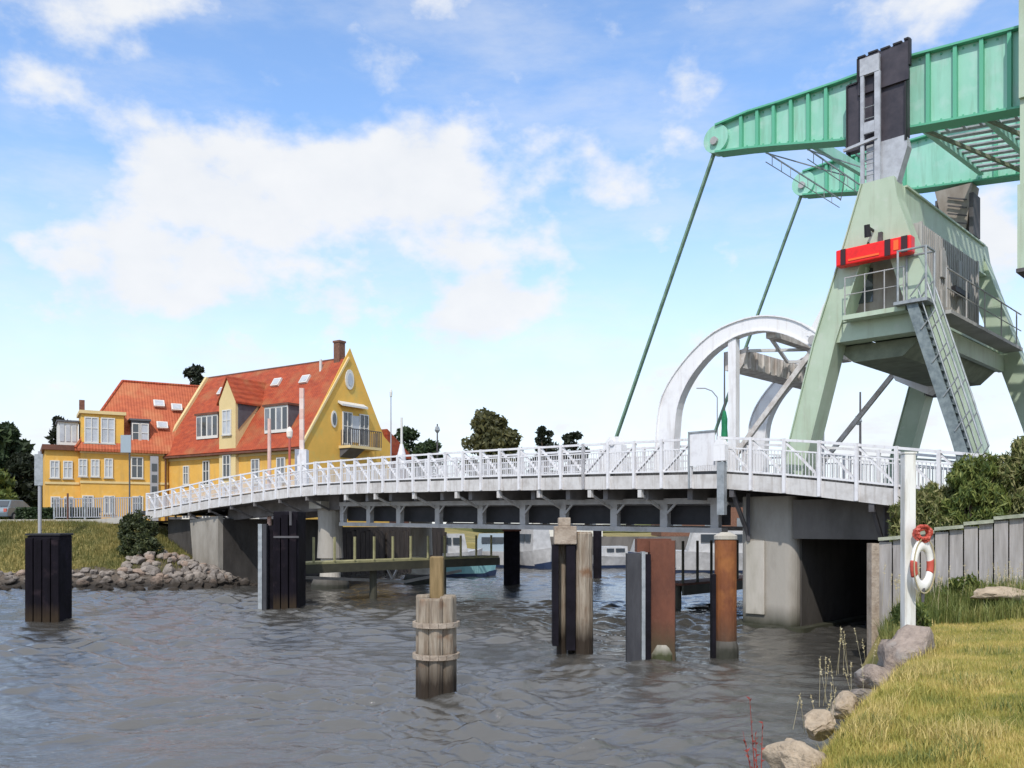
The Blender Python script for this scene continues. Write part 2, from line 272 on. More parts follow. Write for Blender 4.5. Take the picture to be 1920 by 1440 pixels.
# ------------------------------------------------------------------ mesh helpers (vertices in world coordinates)
class MB:
    def __init__(s): s.v = []; s.f = []
    def add(s, vs, fs):
        o = len(s.v); s.v += [Vector(v) for v in vs]; s.f += [tuple(i+o for i in f) for f in fs]; return s
    def hexa(s, a, b):      # two quads, joined
        return s.add(list(a)+list(b), [(3, 2, 1, 0), (4, 5, 6, 7), (0, 1, 5, 4), (1, 2, 6, 5), (2, 3, 7, 6), (3, 0, 4, 7)])
    def box(s, x0, x1, y0, y1, z0, z1, fr=None):
        P = fr or (lambda x, y, z: Vector((x, y, z)))
        return s.hexa([P(x0, y0, z0), P(x1, y0, z0), P(x1, y1, z0), P(x0, y1, z0)], [P(x0, y0, z1), P(x1, y0, z1), P(x1, y1, z1), P(x0, y1, z1)])
    def bb(s, s0, s1, w0, w1, z0, z1): return s.box(s0, s1, w0, w1, z0, z1, B)
    def prism(s, poly, off):
        n = len(poly); off = Vector(off); a = [Vector(p) for p in poly]
        return s.add(a+[p+off for p in a], [tuple(range(n))[::-1], tuple(range(n, 2*n))]+[(i, (i+1) % n, n+(i+1) % n, n+i) for i in range(n)])
    def bp(s, pts, w0, w1):      # polygon in the s-z plane of the bridge frame, thick in w
        return s.prism([B(a, w0, z) for a, z in pts], BN*(w1-w0))
    def beam(s, p, q, w, h, up=(0, 0, 1), w2=None, h2=None):
        p = Vector(p); q = Vector(q); d = (q-p).normalized(); up = Vector(up)
        if abs(d.dot(up)) > .99: up = Vector((0, 1, 0))
        sx = d.cross(up).normalized(); uz = sx.cross(d); w2 = w2 or w; h2 = h2 or h
        A = [p+sx*(a*w/2)+uz*(b*h/2) for a, b in ((-1, -1), (1, -1), (1, 1), (-1, 1))]
        C = [q+sx*(a*w2/2)+uz*(b*h2/2) for a, b in ((-1, -1), (1, -1), (1, 1), (-1, 1))]
        return s.hexa(A, C)
    def tube(s, p, q, r0, r1=None, n=10, wob=0):
        p = Vector(p); q = Vector(q); d = (q-p).normalized(); r1 = r0 if r1 is None else r1
        a = d.orthogonal().normalized(); b = d.cross(a)
        vs = []
        for c, r in ((p, r0), (q, r1)):
            for i in range(n):
                t = 2*math.pi*i/n; rr = r*(1+wob*math.sin(i*2.3)); vs.append(c+(a*math.cos(t)+b*math.sin(t))*rr)
        return s.add(vs, [tuple(range(n))[::-1], tuple(range(n, 2*n))]+[(i, (i+1) % n, n+(i+1) % n, n+i) for i in range(n)])
    def lathe(s, c, prof, n=16, ax=None):
        c = Vector(c); vs = []; k = len(prof)
        for r, z in prof:
            for i in range(n):
                t = 2*math.pi*i/n; vs.append(c+Vector((r*math.cos(t), r*math.sin(t), z)))
        fs = [tuple(range(n))[::-1], tuple(range((k-1)*n, k*n))]
        for j in range(k-1):
            for i in range(n): fs.append((j*n+i, j*n+(i+1) % n, (j+1)*n+(i+1) % n, (j+1)*n+i))
        return s.add(vs, fs)
    def build(s, name, m, parent=None, bevel=0, smooth=False, **tags):
        me = bpy.data.meshes.new(name); o = bpy.data.objects.new(name, me); COL.objects.link(o)
        vs = s.v
        if parent is not None:
            inv = WM[parent.name].inverted(); o.parent = parent; vs = [inv@v for v in vs]; WM[o.name] = WM[parent.name]
        elif vs:
            c = Vector((sum(v.x for v in vs)/len(vs), sum(v.y for v in vs)/len(vs), min(v.z for v in vs)))
            rz = tags.pop('rz', 0); Mx = Matrix.Translation(c) @ Matrix.Rotation(rz, 4, 'Z'); inv = Mx.inverted(); vs = [inv@v for v in vs]
            o.location = c; o.rotation_euler = (0, 0, rz); WM[o.name] = Mx
        me.from_pydata([tuple(v) for v in vs], [], s.f)
        bm = bmesh.new(); bm.from_mesh(me); bmesh.ops.recalc_face_normals(bm, faces=bm.faces[:]); bm.to_mesh(me); bm.free()
        me.materials.append(MATS[m] if isinstance(m, str) else m)
        if smooth:
            for p in me.polygons: p.use_smooth = True
        if bevel:
            md = o.modifiers.new('bevel', 'BEVEL'); md.width = bevel; md.segments = 2; md.limit_method = 'ANGLE'
        for k, v in tags.items():
            if v is not None: o[k] = v
        return o
WM = {}
def thing(name, label, cat, loc=(0, 0, 0), rz=0, group=None):
    o = bpy.data.objects.new(name, None); COL.objects.link(o); o.location = loc; o.rotation_euler = (0, 0, rz)
    o.empty_display_size = .3
    o['label'] = label; o['category'] = cat
    if group: o['group'] = group
    WM[o.name] = Matrix.Translation(Vector(loc)) @ Matrix.Rotation(rz, 4, 'Z'); return o
def bthing(name, label, cat, s, w, z, group=None): return thing(name, label, cat, B(s, w, z), BROT, group)
def dup(root, loc=None, rz=None, scale=None, label=None, group=None):
    def cp(o, par):
        c = o.copy(); COL.objects.link(c); c.parent = par
        for ch in list(o.children): cp(ch, c)
        return c
    r = cp(root, root.parent)
    if loc is not None: r.location = loc
    if rz is not None: r.rotation_euler = (r.rotation_euler[0], r.rotation_euler[1], rz)
    if scale is not None: r.scale = scale if hasattr(scale, '__len__') else (scale,)*3
    if label: r['label'] = label
    if group: r['group'] = group
    return r
def quick_mesh(name, V, Fq, m, parent=None, smooth=False, **tags):
    """numpy vertices (n,3) and faces (k,3|4), world coordinates (local when parented)"""
    me = bpy.data.meshes.new(name); o = bpy.data.objects.new(name, me); COL.objects.link(o)
    n, k = len(V), Fq.shape[1]
    me.vertices.add(n); me.vertices.foreach_set('co', np.ascontiguousarray(V, dtype=np.float32).ravel())
    me.loops.add(Fq.size); me.loops.foreach_set('vertex_index', Fq.ravel().astype(np.int32))
    me.polygons.add(len(Fq)); me.polygons.foreach_set('loop_start', np.arange(0, Fq.size, k, dtype=np.int32)); me.polygons.foreach_set('loop_total', np.full(len(Fq), k, dtype=np.int32))
    if smooth: me.polygons.foreach_set('use_smooth', np.ones(len(Fq), dtype=bool))
    me.update(calc_edges=True); me.validate()
    me.materials.append(MATS[m])
    if parent is not None: o.parent = parent
    for a, b in tags.items(): o[a] = b
    return o

# ------------------------------------------------------------------ terrain and water
def polydist(px, py, pts):
    """signed distance of points to an open polyline, positive to its left"""
    best = np.full(px.shape, 1e9); sg = np.ones(px.shape)
    for (x0, y0), (x1, y1) in zip(pts[:-1], pts[1:]):
        dx, dy = x1-x0, y1-y0; L2 = dx*dx+dy*dy
        t = np.clip(((px-x0)*dx+(py-y0)*dy)/L2, 0, 1); ex = px-(x0+t*dx); ey = py-(y0+t*dy); d = np.hypot(ex, ey)
        cr = dx*(py-y0)-dy*(px-x0); m = d < best-1e-9; best = np.where(m, d, best); sg = np.where(m, np.sign(cr), sg)
    return best*sg
def vnoise(x, y, s, seed=0):
    r = np.random.default_rng(seed); out = np.zeros(x.shape)
    for i in range(14):
        a = r.uniform(0, 2*np.pi); k = s*r.uniform(.5, 2.2); out += np.sin(k*(x*np.cos(a)+y*np.sin(a))+r.uniform(0, 6.28))
    return out/14**.5
def interp(d, xs, ys): return np.interp(d, xs, ys)
SHORE_L = [(-300, 22), (-60, 37.5), (-26, 40.6), (-15.5, 41.2), (-13.0, 43.5), (-15.0, 47.5), (-8.0, 55.4), (-4.8, 59), (-9, 66), (0, 78), (25, 80), (70, 82), (400, 88)]
def zL(x, y):
    d = polydist(x, y, SHORE_L)
    h = interp(d, [-4, 0, 2.6, 9.0, 11, 30], [-1.6, -.05, .85, 2.92, 3.12, 3.2])
    far = np.clip((x+14)/10, 0, 1)*np.clip((y-62)/6, 0, 1)
    h2 = interp(d, [-4, -.3, 0.3, 30], [-1.6, -.6, 1.5, 1.9])
    return h*(1-far)+h2*far + .035*vnoise(x, y, 1.1, 3)*(d > .5)
SHORE_R = [(9.8, 40), (9.8, 26), (9.1, 21), (7.35, 18.6), (5.75, 14.2), (3.55, 10.4), (2.1, 7.8), (1.45, 6.2), (.8, 4), (.3, 0), (-2, -12), (-2, -60)]
WALL = [(7.75, 18.6, 2.62), (10.1, 17.35, 3.16), (14.5, 15.6, 3.75), (26, 12.5, 4.3)]
def zR(x, y):
    d = polydist(x, y, SHORE_R)
    h = interp(d, [-2, -.05, .35, .8, 2.4, 30], [-1.4, -.15, .62, 1.12, 1.32, 1.42])
    dw = polydist(x, y, [(a, b) for a, b, c in WALL])
    h = h + np.clip(1-(-dw)/2.2, 0, 1)*.38*np.clip(d/1.5, 0, 1)
    return h + .03*vnoise(x, y, 2.2, 5)*(d > .4)
def grid(name, xs, ys, fz, m, **tags):
    X, Y = np.meshgrid(xs, ys); Z = fz(X, Y); V = np.stack([X.ravel(), Y.ravel(), Z.ravel()], 1)
    nx = len(xs); ny = len(ys); i = np.arange(nx-1); j = np.arange(ny-1); I, J = np.meshgrid(i, j); a = (J*nx+I).ravel()
    return quick_mesh(name, V, np.stack([a, a+1, a+nx+1, a+nx], 1), m, smooth=True, **tags)
grid('left_bank', np.concatenate([np.linspace(-300, -62, 30), np.linspace(-60, 60, 200), np.linspace(65, 400, 30)]), np.concatenate([np.linspace(18, 36, 12), np.linspace(37, 86, 96), np.linspace(88, 130, 12)]), zL, 'bank_grass', kind='structure')
grid('right_bank', np.concatenate([np.linspace(-4, 13, 140), np.linspace(13.5, 60, 30)]), np.concatenate([np.linspace(-30, 0, 20), np.linspace(.5, 19.5, 150)]), zR, 'lawn_soil', kind='structure')
MB().box(-2000, 2000, 129, 2500, 2.0, 3.15).build('far_ground', 'far_ground', kind='structure')
MB().box(-2500, 2500, -300, 2500, -2.2, -1.9).build('seabed', 'earth', kind='structure')
def make_water():
    rows = np.concatenate([np.linspace(-30, 4.6, 20), 5.0*(62/5.0)**np.linspace(0, 1, 860), 62*(700/62)**np.linspace(.02, 1, 60)])
    cols = np.concatenate([np.linspace(-1.6, -.67, 50), np.linspace(-.66, .50, 600), np.linspace(.52, 1.6, 50)])
    Yg, Cg = np.meshgrid(rows, cols, indexing='ij'); Xg = np.where(Yg < 5, Cg*30, Cg*np.maximum(Yg, 5))
    r = np.random.default_rng(11); Z = np.zeros(Xg.shape); DX = np.zeros(Xg.shape); DY = np.zeros(Xg.shape); dist = np.maximum(Yg, 5)
    cell = dist*.0031
    warpx = .35*vnoise(Xg, Yg, .6, 21); warpy = .35*vnoise(Xg, Yg, .6, 22)
    for i in range(110):
        lam = .12*(1.7/.12)**r.uniform(0, 1)**.9; a = r.normal(-1.45, .5); amp = .0046*lam**.86
        k = 2*np.pi/lam; ph = k*((Xg+warpx)*np.cos(a)+(Yg+warpy)*np.sin(a))+r.uniform(0, 6.28); at_ = amp*np.clip((lam-2.2*cell)/(2*cell), 0, 1)
        Z += at_*np.sin(ph); DX -= at_*np.cos(a)*np.cos(ph); DY -= at_*np.sin(a)*np.cos(ph)
    gust = .95+.5*vnoise(Xg, Yg*1.8, .22, 8)
    calm = np.clip(1-np.hypot((Xg-7.5)/4.5, (Yg-18)/9), 0, 1); g_ = np.clip(gust, .35, 1.7)*(1-.75*calm)
    Z = (Z+.9*np.maximum(Z, 0)**1.5*3)*g_; Xg = Xg+DX*g_*1.1; Yg = Yg+DY*g_*1.1
    V = np.stack([Xg.ravel(), Yg.ravel(), Z.ravel()], 1)
    nr, nc = Xg.shape; I, J = np.meshgrid(np.arange(nc-1), np.arange(nr-1)); a = (J*nc+I).ravel()
    quick_mesh('water', V, np.stack([a, a+1, a+nc+1, a+nc], 1), 'water', smooth=True, kind='structure')
make_water()

def shingle():
    xs = np.linspace(-60, -8, 220); ys = np.linspace(36, 50, 90); X, Y = np.meshgrid(xs, ys); d = polydist(X, Y, SHORE_L); Z = zL(X, Y)+.03
    Z = np.where((d < 2.3+.35*vnoise(X, Y, 1.6, 41)+2.2*np.exp(-((X+16.5)/2.2)**2)) & (d > -3.5), Z, Z-.5)
    V = np.stack([X.ravel(), Y.ravel(), Z.ravel()], 1); I, J = np.meshgrid(np.arange(219), np.arange(89)); a = (J*220+I).ravel()
    quick_mesh('shore_gravel', V, np.stack([a, a+1, a+221, a+220], 1), 'gravel', kind='structure')
shingle()
# ------------------------------------------------------------------ rocks
def rock_mesh(name, seed, m, rough=.34):
    bm = bmesh.new(); bmesh.ops.create_icosphere(bm, subdivisions=3, radius=.5); r = random.Random(seed); off = Vector((r.random()*50, r.random()*50, r.random()*50))
    planes = [(Vector((r.gauss(0, 1), r.gauss(0, 1), r.gauss(0, 1))).normalized(), r.uniform(.22, .40)) for _ in range(11)]
    for v in bm.verts:
        p = v.co.copy()
        for n, d in planes:
            k = p.dot(n)-d
            if k > 0: p -= n*k*.96
        p += v.co.normalized()*mnoise.fractal(v.co*3+off, .8, 2.1, 4)*rough*.22
        v.co = p
    me = bpy.data.meshes.new(name); bm.to_mesh(me); bm.free(); me.materials.append(MATS[m])
    for f in me.polygons: f.use_smooth = f.index % 3 != 0
    return me
def place_rock(me, loc, sx, sy, sz, rot, label, group=None, name='rock'):
    o = bpy.data.objects.new(name, me); COL.objects.link(o); o.location = loc; o.scale = (sx, sy, sz); o.rotation_euler = rot
    o['label'] = label; o['category'] = 'rock'
    if group: o['group'] = group
    return o
RM = [rock_mesh('rock', i, ['tide_rock_a', 'tide_rock_b', 'tide_rock_c', 'tide_rock_a', 'tide_rock_b', 'tide_rock_c', 'tide_rock_a', 'tide_rock_b'][i]) for i in range(8)]
rr = random.Random(5)
def riprap():
    out = []
    L = [Vector((x, y)) for x, y in SHORE_L[1:7]]
    segs = [(Vector((-29, 40.35)), Vector((-26, 40.6))), (L[1], L[2]), (L[2], L[3]), (L[3], L[4])]
    n = 0
    for a, b in segs:
        ln = (b-a).length; nrm = Vector((-(b-a).y, (b-a).x)).normalized()
        for row in range(5):
            x = rr.uniform(0, .5)
            while x < ln:
                t = x/ln; sz = rr.uniform(.38, .78)*(1-.06*row); p = a+(b-a)*t+nrm*(row*.52-.25+rr.uniform(-.2, .2))
                z = float(zL(np.array(p.x), np.array(p.y)))
                out.append((p.x, p.y, z+sz*.16, sz)); x += sz*rr.uniform(1.0, 1.7)
    # heap that climbs to the abutment beneath the deck
    for k in range(95):
        t = rr.random(); q = rr.random(); x = -19.4+5.6*t; y = 42.9+2.9*q; d = float(polydist(np.array(x), np.array(y), SHORE_L))
        if d < .6: continue
        z = float(zL(np.array(x), np.array(y))); lift = .5*max(0, 1-abs(x+16.9)/2.5)*q
        out.append((x, y, z+.1+lift*(.4+.6*rr.random()), rr.uniform(.38, .72)))
    print('riprap', len(out)); return out[-285:]
for (x, y, z, sz) in riprap():
    place_rock(RM[rr.randrange(8)], (x, y, z), sz*rr.uniform(.9, 1.35), sz*rr.uniform(.8, 1.2), sz*rr.uniform(.65, 1.0), (rr.uniform(-.4, .4), rr.uniform(-.4, .4), rr.uniform(0, 6.28)),
               'brownish riprap boulder among those lining the far left bank', 'riprap boulders along the left bank')
# bigger stones on the right bank, each with a look of its own
PG = [rock_mesh('rock', 40+i, 'pink_granite', .6) for i in range(3)]; BS = [rock_mesh('rock', 50+i, 'buff_stone', .5) for i in range(4)]
def onR(px, py, Y): return (px-960)*Y/F_PX, Y
place_rock(PG[0], (5.85, 13.05, .98), 1.45, 1.0, 1.0, (.1, -.1, .4), 'large rough pinkish granite boulder at the foot of the white lifebuoy post')
place_rock(PG[1], (5.25, 12.6, .74), .75, .7, .5, (.2, .1, 1.4), 'low pinkish slab leaning against the big granite boulder on its water side')
place_rock(BS[0], (9.1, 16.35, 1.70), 1.45, .7, .46, (.05, .06, .1), 'long flat buff stone lying in the lawn below the grey retaining wall')
place_rock(BS[1], (4.0, 10.6, .80), .62, .5, .42, (.2, .3, .7), 'pale buff edge stone half sunk where the lawn meets the water')
place_rock(BS[2], (3.35, 9.6, .82), .58, .5, .36, (.1, .2, 2.0), 'small buff edge stone between the rounded and the half sunk stones')
place_rock(BS[3], (2.50, 7.75, .88), .52, .62, .44, (.1, .3, 1.0), 'rounded buff stone with straw grass leaning over it on the bank edge')
place_rock(PG[2], (2.03, 6.75, .83), .42, .40, .33, (.3, .1, .2), 'rounded pinkish brown stone at the bottom edge beside the red dock plant')
place_rock(BS[0], (1.62, 6.35, .72), .46, .42, .36, (.1, .5, 2.6), 'pale grey stone lowest at the water on the near bank corner')
place_rock(BS[2], (2.15, 6.2, .86), .42, .36, .30, (.5, .1, 3.1), 'brown stone at the lower photo edge nearest the viewer')
place_rock(RM[1], (4.75, 11.75, .70), .60, .48, .38, (.2, .1, 2.3), 'grey brown edge stone beneath the pale seeding grass stems')
place_rock(BS[1], (2.75, 8.45, .80), .45, .40, .30, (.1, .2, 1.9), 'low buff stone half covered by grass between two rounded edge stones')
place_rock(RM[3], (1.80, 6.95, .45), .40, .35, .30, (.4, .2, 1.1), 'dark wet stone low at the waterline beside the pale grey stone')
place_rock(BS[3], (-31.2, 51.5, 3.25), .55, .5, .5, (0, 0, .3), 'small white painted stone on the road verge beside the grey car')

# ------------------------------------------------------------------ bridge
def zdeck(s):      # underside of the fascia
    return float(np.interp(s, [-24, -8, -5.1, -2.5, 0, 5, 10, 16, 20.5, 23, 30, 37, 44], [1.7, 3.02, 3.46, 3.82, 4.07, 4.18, 4.27, 4.35, 4.36, 4.30, 3.93, 3.42, 3.22]))
WB = 9.2           # width of the bridge
def sloped(mb, s0, s1, w0, w1, dz0, dz1, step=1.0):
    n = max(1, int(math.ceil(abs(s1-s0)/step)))
    pts = [s0+(s1-s0)*i/n for i in range(n+1)]
    poly = [(p, zdeck(p)+dz0) for p in pts]+[(p, zdeck(p)+dz1) for p in pts[::-1]]
    # build as quads so that curved profiles stay clean
    for a, b in zip(pts[:-1], pts[1:]):
        mb.hexa([B(a, w0, zdeck(a)+dz0), B(b, w0, zdeck(b)+dz0), B(b, w1, zdeck(b)+dz0), B(a, w1, zdeck(a)+dz0)],
                [B(a, w0, zdeck(a)+dz1), B(b, w0, zdeck(b)+dz1), B(b, w1, zdeck(b)+dz1), B(a, w1, zdeck(a)+dz1)])
    return mb
def railing(parent, s0, s1, w, step, diag, top=1.5, label=None, inner=False, bal=.10):
    """post-and-diagonal bridge railing with a kick board and thin bars; posts are sub-parts"""
    m = MB(); e = .035
    sloped(m, s0, s1, w-e, w+e, top-.07, top)
    sloped(m, s0, s1, w-.02, w+.02, top-.34, top-.30)
    sloped(m, s0, s1, w-.02, w+.02, .50, .55)
    n = int(round(abs(s1-s0)/step)); ps = [s0+(s1-s0)*i/n for i in range(n+1)]
    if not inner:
        for a, b in zip(ps[:-1], ps[1:]):
            if diag > 0: a, b = b, a
            p = B(a, w+.05, zdeck(a)+top-.08); q = B(b, w+.05, zdeck(b)+.50); m.beam(p, q, .05, .10, BN)
    k = int(abs(s1-s0)/bal)
    for i in range(1, k):
        s = s0+(s1-s0)*i/k; z = zdeck(s); m.beam(B(s, w, z+.54), B(s, w, z+top-.31), .019, .019, BN)
    r = m.build('railing', 'rail_white', parent, label=label)
    for p in ps:
        z = zdeck(p); pm = MB(); pm.beam(B(p, w-.03, z+.02), B(p, w-.03, z+top+.01), .085, .10, BN)
        pm.build('post', 'rail_white', r)
    return r
def brackets(parent, s0, s1, step, out_w, in_w, drop, m='white_paint', both=False):
    s = s0
    while s <= s1:
        z = zdeck(s); k = MB()
        k.beam(B(s, out_w, z-.06), B(s, in_w, z-.06), .08, .12, (0, 0, 1))
        k.beam(B(s, out_w+.15, z-.10), B(s, in_w, z-drop), .07, .09, (0, 0, 1))
        k.build('bracket', m, parent); s += step

# bascule leaf
leaf = bthing('bascule_leaf', 'white opening span of the drawbridge with deck, girders and two lifting arches', 'drawbridge', 10, 4.6, 0)
sloped(MB(), .06, 20.5, .14, WB-.14, .30, .52).build('deck', 'asphalt', leaf)
sloped(MB(), .06, 20.5, 0, .13, 0, .42).build('fascia', 'deck_white', leaf)
sloped(MB(), .06, 20.5, WB-.13, WB, 0, .42).build('fascia', 'deck_white', leaf)
sloped(MB(), .06, 20.5, .15, WB-.15, .08, .29).build('underside_plate', 'under_steel', leaf)
for w in (1.3, 7.9):
    g = MB()
    za, zb = 2.80, 3.0
    def gz(s): return float(np.interp(s, [.6, 20.4], [2.76, 2.98]))
    top = [(.6, gz(.6)), (20.4, gz(20.4))]
    g.bp([(.6, gz(.6)), (20.4, gz(20.4)), (20.4, gz(20.4)+.16), (.6, gz(.6)+.16)], w-.18, w+.18)
    g.bp([(.6, 3.66), (20.4, 3.88), (20.4, 4.06), (.6, 3.84)], w-.16, w+.16)
    sts = [20.3, 18.3, 16.2, 13.7, 11.2, 8.95, 7.0, 4.75, 2.75, .9]
    for s in sts:
        z0 = gz(s)+.155; z1 = float(np.interp(s, [.6, 20.4], [3.67, 3.89])); g.bb(s-.14, s+.14, w-.10, w+.10, z0, z1)
        g.beam(B(s-.12, w-.12, z1-.34), B(s-.50, w-.12, z1+.02), .05, .07)
    g.build('girder', 'grey_steel' if w > 5 else 'girder_grey', leaf)
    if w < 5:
        f = MB(); f.bp([(.6, 3.0), (20.4, 3.2), (20.4, 3.84), (.6, 3.62)], w+.32, w+.36); f.build('shade_sheet', 'shade_dark', leaf)  # dark sheet behind the girder stands for the shade under the deck
m = MB()
for s in np.arange(1.2, 20.4, 1.6): m.bb(s-.09, s+.09, .3, WB-.3, zdeck(s)-.32, zdeck(s)+.07)
m.build('floor_beams', 'under_steel', leaf)
for s in (18.4, 16.3, 13.8, 11.3, 9.05, 7.1, 4.85, 2.85):
    k = MB(); z = zdeck(s); k.bb(s-.07, s+.07, .02, .16, z-.26, z-.01); k.beam(B(s, .1, z-.16), B(s, 1.2, z-.6), .06, .08); k.build('bracket', 'deck_white', leaf)
railing(leaf, 5.06, 20.5, 0.0, .96, 1)
railing(leaf, .97, 5.06, 0.0, 1.02, -1)
railing(leaf, .2, 20.5, 1.75, 1.9, 1, inner=True, top=1.46, bal=.08)
railing(leaf, .2, 20.5, WB-.1, 1.9, 1, inner=True, top=1.52, bal=.09)
# lifting arches
OUT = [(3.02, 4.3), (3.04, 5.2), (3.0, 6.0), (2.90, 6.75), (2.68, 7.32), (2.24, 7.90), (1.59, 8.49), (.87, 8.93), (.09, 9.13), (-.64, 9.16), (-1.35, 9.01), (-1.95, 8.73), (-2.50, 8.30)]
INN = [(2.32, 4.3), (2.33, 5.2), (2.30, 6.0), (2.22, 6.68), (2.0, 7.22), (1.63, 7.74), (1.08, 8.24), (.55, 8.53), (.05, 8.70), (-.58, 8.74), (-1.15, 8.62), (-1.7, 8.38), (-2.25, 8.02)]
def smooth_pl(pts, k=3):
    P = [Vector(p) for p in pts]; out = []
    for i in range(len(P)-1):
        a, b, c, d = P[max(i-1, 0)], P[i], P[i+1], P[min(i+2, len(P)-1)]
        for t in [j/k for j in range(k)]:
            out.append(.5*((2*b)+(-a+c)*t+(2*a-5*b+4*c-d)*t*t+(-a+3*b-3*c+d)*t**3))
    out.append(P[-1]); return out
def arch(w, th=.26):
    O = smooth_pl(OUT); I = smooth_pl(INN); m = MB(); n = len(O)
    vs = []
    for i in range(n):
        for (p, ww) in ((O[i], w-th/2), (O[i], w+th/2), (I[i], w+th/2), (I[i], w-th/2)): vs.append(B(p[0], ww, p[1]))
    fs = [(0, 1, 2, 3), ((n-1)*4+3, (n-1)*4+2, (n-1)*4+1, (n-1)*4)]
    for i in range(n-1):
        for j in range(4): fs.append((i*4+j, i*4+(j+1) % 4, (i+1)*4+(j+1) % 4, (i+1)*4+j))
    m.add(vs, fs)
    a = m.build('lifting_arch', 'white_paint', leaf)
    fl = MB()                                            # flange plates of the box
    for pl, off in ((O, .02), (I, -.02)):
        for p, q in zip(pl[:-1], pl[1:]):
            P0 = B(p[0], w, p[1]); Q0 = B(q[0], w, q[1]); nrm = (Q0-P0).normalized().cross(BN).normalized()*(-1)
            fl.beam(P0-(Q0-P0)*.02, Q0+(Q0-P0)*.02, th+.10, .035, (Q0-P0).cross(BN))
    fl.build('flange', 'white_paint', a)
    j = MB(); j.tube(B(-2.3, w-.25, 8.2), B(-2.3, w+.25, 8.2), .13, n=16); j.build('pivot_pin', 'grey_steel', a)
    post = MB(); post.bb(.16, .42, w-.12, w+.12, 4.5, 8.62); post.build('arch_post', 'white_paint', a)
    st = MB(); st.beam(B(.35, w, 5.0), B(-2.35, w, 8.12), .12, .15); st.build('arch_strut', 'strut_pale', a)
    return a
arch(1.3); arch(7.2)
m = MB(); m.bb(.12, .78, 1.62, 6.98, 7.78, 8.36); m.bp([(.50, 7.35), (.60, 8.2), (-.05, 8.4), (.10, 7.9)], 1.52, 1.60)
for w in np.arange(1.9, 6.9, .42): m.bb(.06, .11, w, w+.07, 7.80, 8.34)
m.build('arch_crossbeam', 'crossbeam_pale', leaf)
m = MB(); m.bb(-.95, -.65, 1.52, 6.98, 8.55, 8.86); m.build('arch_crossbeam', 'crossbeam_pale', leaf)
m = MB()
for a, b in ((1.7, 4.2), (4.2, 6.8)): m.beam(B(.0, a, 8.30), B(-.7, b, 8.6), .09, .09); m.beam(B(-.7, a, 8.6), B(.0, b, 8.3), .09, .09)
m.build('arch_bracing', 'white_paint', leaf)
for w in (1.3, 7.2):      # lugs that the rods pull on
    m = MB(); m.bp([(4.3, 4.55), (5.3, 4.55), (5.15, 5.7), (4.9, 5.98), (4.6, 5.98), (4.4, 5.7)], w-.16, w+.16); m.tube(B(4.75, w-.22, 5.78), B(4.75, w+.22, 5.78), .11); m.build('rod_lug', 'white_paint', leaf)

# approach spans
ap = bthing('bridge_approach', 'left approach span of the bridge sloping down to the far bank', 'bridge', 29, 4.6, 0)
sloped(MB(), 20.58, 40, .14, WB-.14, .26, .50).build('deck', 'asphalt', ap)
sloped(MB(), 20.58, 38, 0, .13, 0, .42).build('fascia', 'deck_white', ap)
sloped(MB(), 20.58, 38, WB-.13, WB, 0, .42).build('fascia', 'deck_white', ap)
sloped(MB(), 20.58, 34, .15, WB-.15, .05, .25).build('underside_plate', 'under_steel', ap)
for w in (1.5, 4.6, 7.7): sloped(MB(), 20.7, 31, w-.15, w+.15, -.62, .045).build('girder', 'under_steel', ap)
s = 21.4
while s < 33:
    z = zdeck(s); k = MB(); k.bb(s-.06, s+.06, .02, .15, z-.2, z-.01); k.beam(B(s, .1, z-.12), B(s, 1.3, z-.62), .06, .09); k.build('bracket', 'under_steel', ap); s += 2.3
railing(ap, 20.62, 38, 0.0, 1.06, 1)
railing(ap, 20.62, 38, 1.75, 1.9, 1, inner=True, top=1.40, bal=.12)
railing(ap, 20.62, 38, WB-.1, 1.9, 1, inner=True, top=1.46, bal=.13)
m = MB(); m.bb(30.4, 37, .78, WB-.75, -.6, 3.35); m.build('abutment', 'concrete_shaded', ap)
m = MB(); m.hexa([B(30.4, .45, -.4), B(33.0, .45, -.4), B(33.0, .74, -.4), B(30.4, .74, -.4)], [B(30.4, .45, 3.5), B(33.6, .45, 3.3), B(33.6, .74, 3.3), B(30.4, .74, 3.5)]); m.build('wing_wall', 'concrete', ap)

rp = bthing('bridge_approach', 'right approach ramp of the bridge beside the green tower, with white railing', 'bridge', -9, 4.6, 0)
sloped(MB(), 0, -24, .14, WB-.14, .26, .50).build('deck', 'asphalt', rp)
sloped(MB(), 0, -24, 0, .13, 0, .44).build('fascia', 'deck_white', rp)
sloped(MB(), 0, -24, WB-.13, WB, 0, .44).build('fascia', 'deck_white', rp)
sloped(MB(), 0, -24, .15, WB-.15, .02, .25).build('underside_plate', 'under_steel', rp)
railing(rp, .0, -14, 0.0, 1.03, -1)
railing(rp, .0, -14, 1.45, 1.9, 1, inner=True, top=1.42, bal=.085)
railing(rp, .0, -20, WB-.1, 1.9, 1, inner=True, top=1.5, bal=.15)
for s in (-.35, -4.35):
    z = zdeck(s); k = MB(); k.bb(s-.07, s+.07, .03, .15, z-.22, z-.01); k.beam(B(s, .12, z-.12), B(s, 1.02, z-1.35), .09, .10); k.beam(B(s, 1.0, z-.1), B(s, 1.0, z-1.5), .09, .10); k.build('bracket', 'dark_steel', rp)
m = MB(); m.bb(-5.6, -24, .7, WB-.7, -.6, 2.0); m.build('abutment', 'concrete_shaded', rp)
m = MB(); m.bb(-1.2, -6.5, 8.45, 8.8, -1.5, 3.3); m.build('back_wall', 'concrete_shaded', rp)
m = MB(); m.bb(-1.75, -5.6, 1.1, 8.3, 3.30, 3.42); m.bb(-1.753, -6.4, 1.0, 1.4, 2.62, 3.72); m.build('edge_beam', 'concrete_dark', rp)

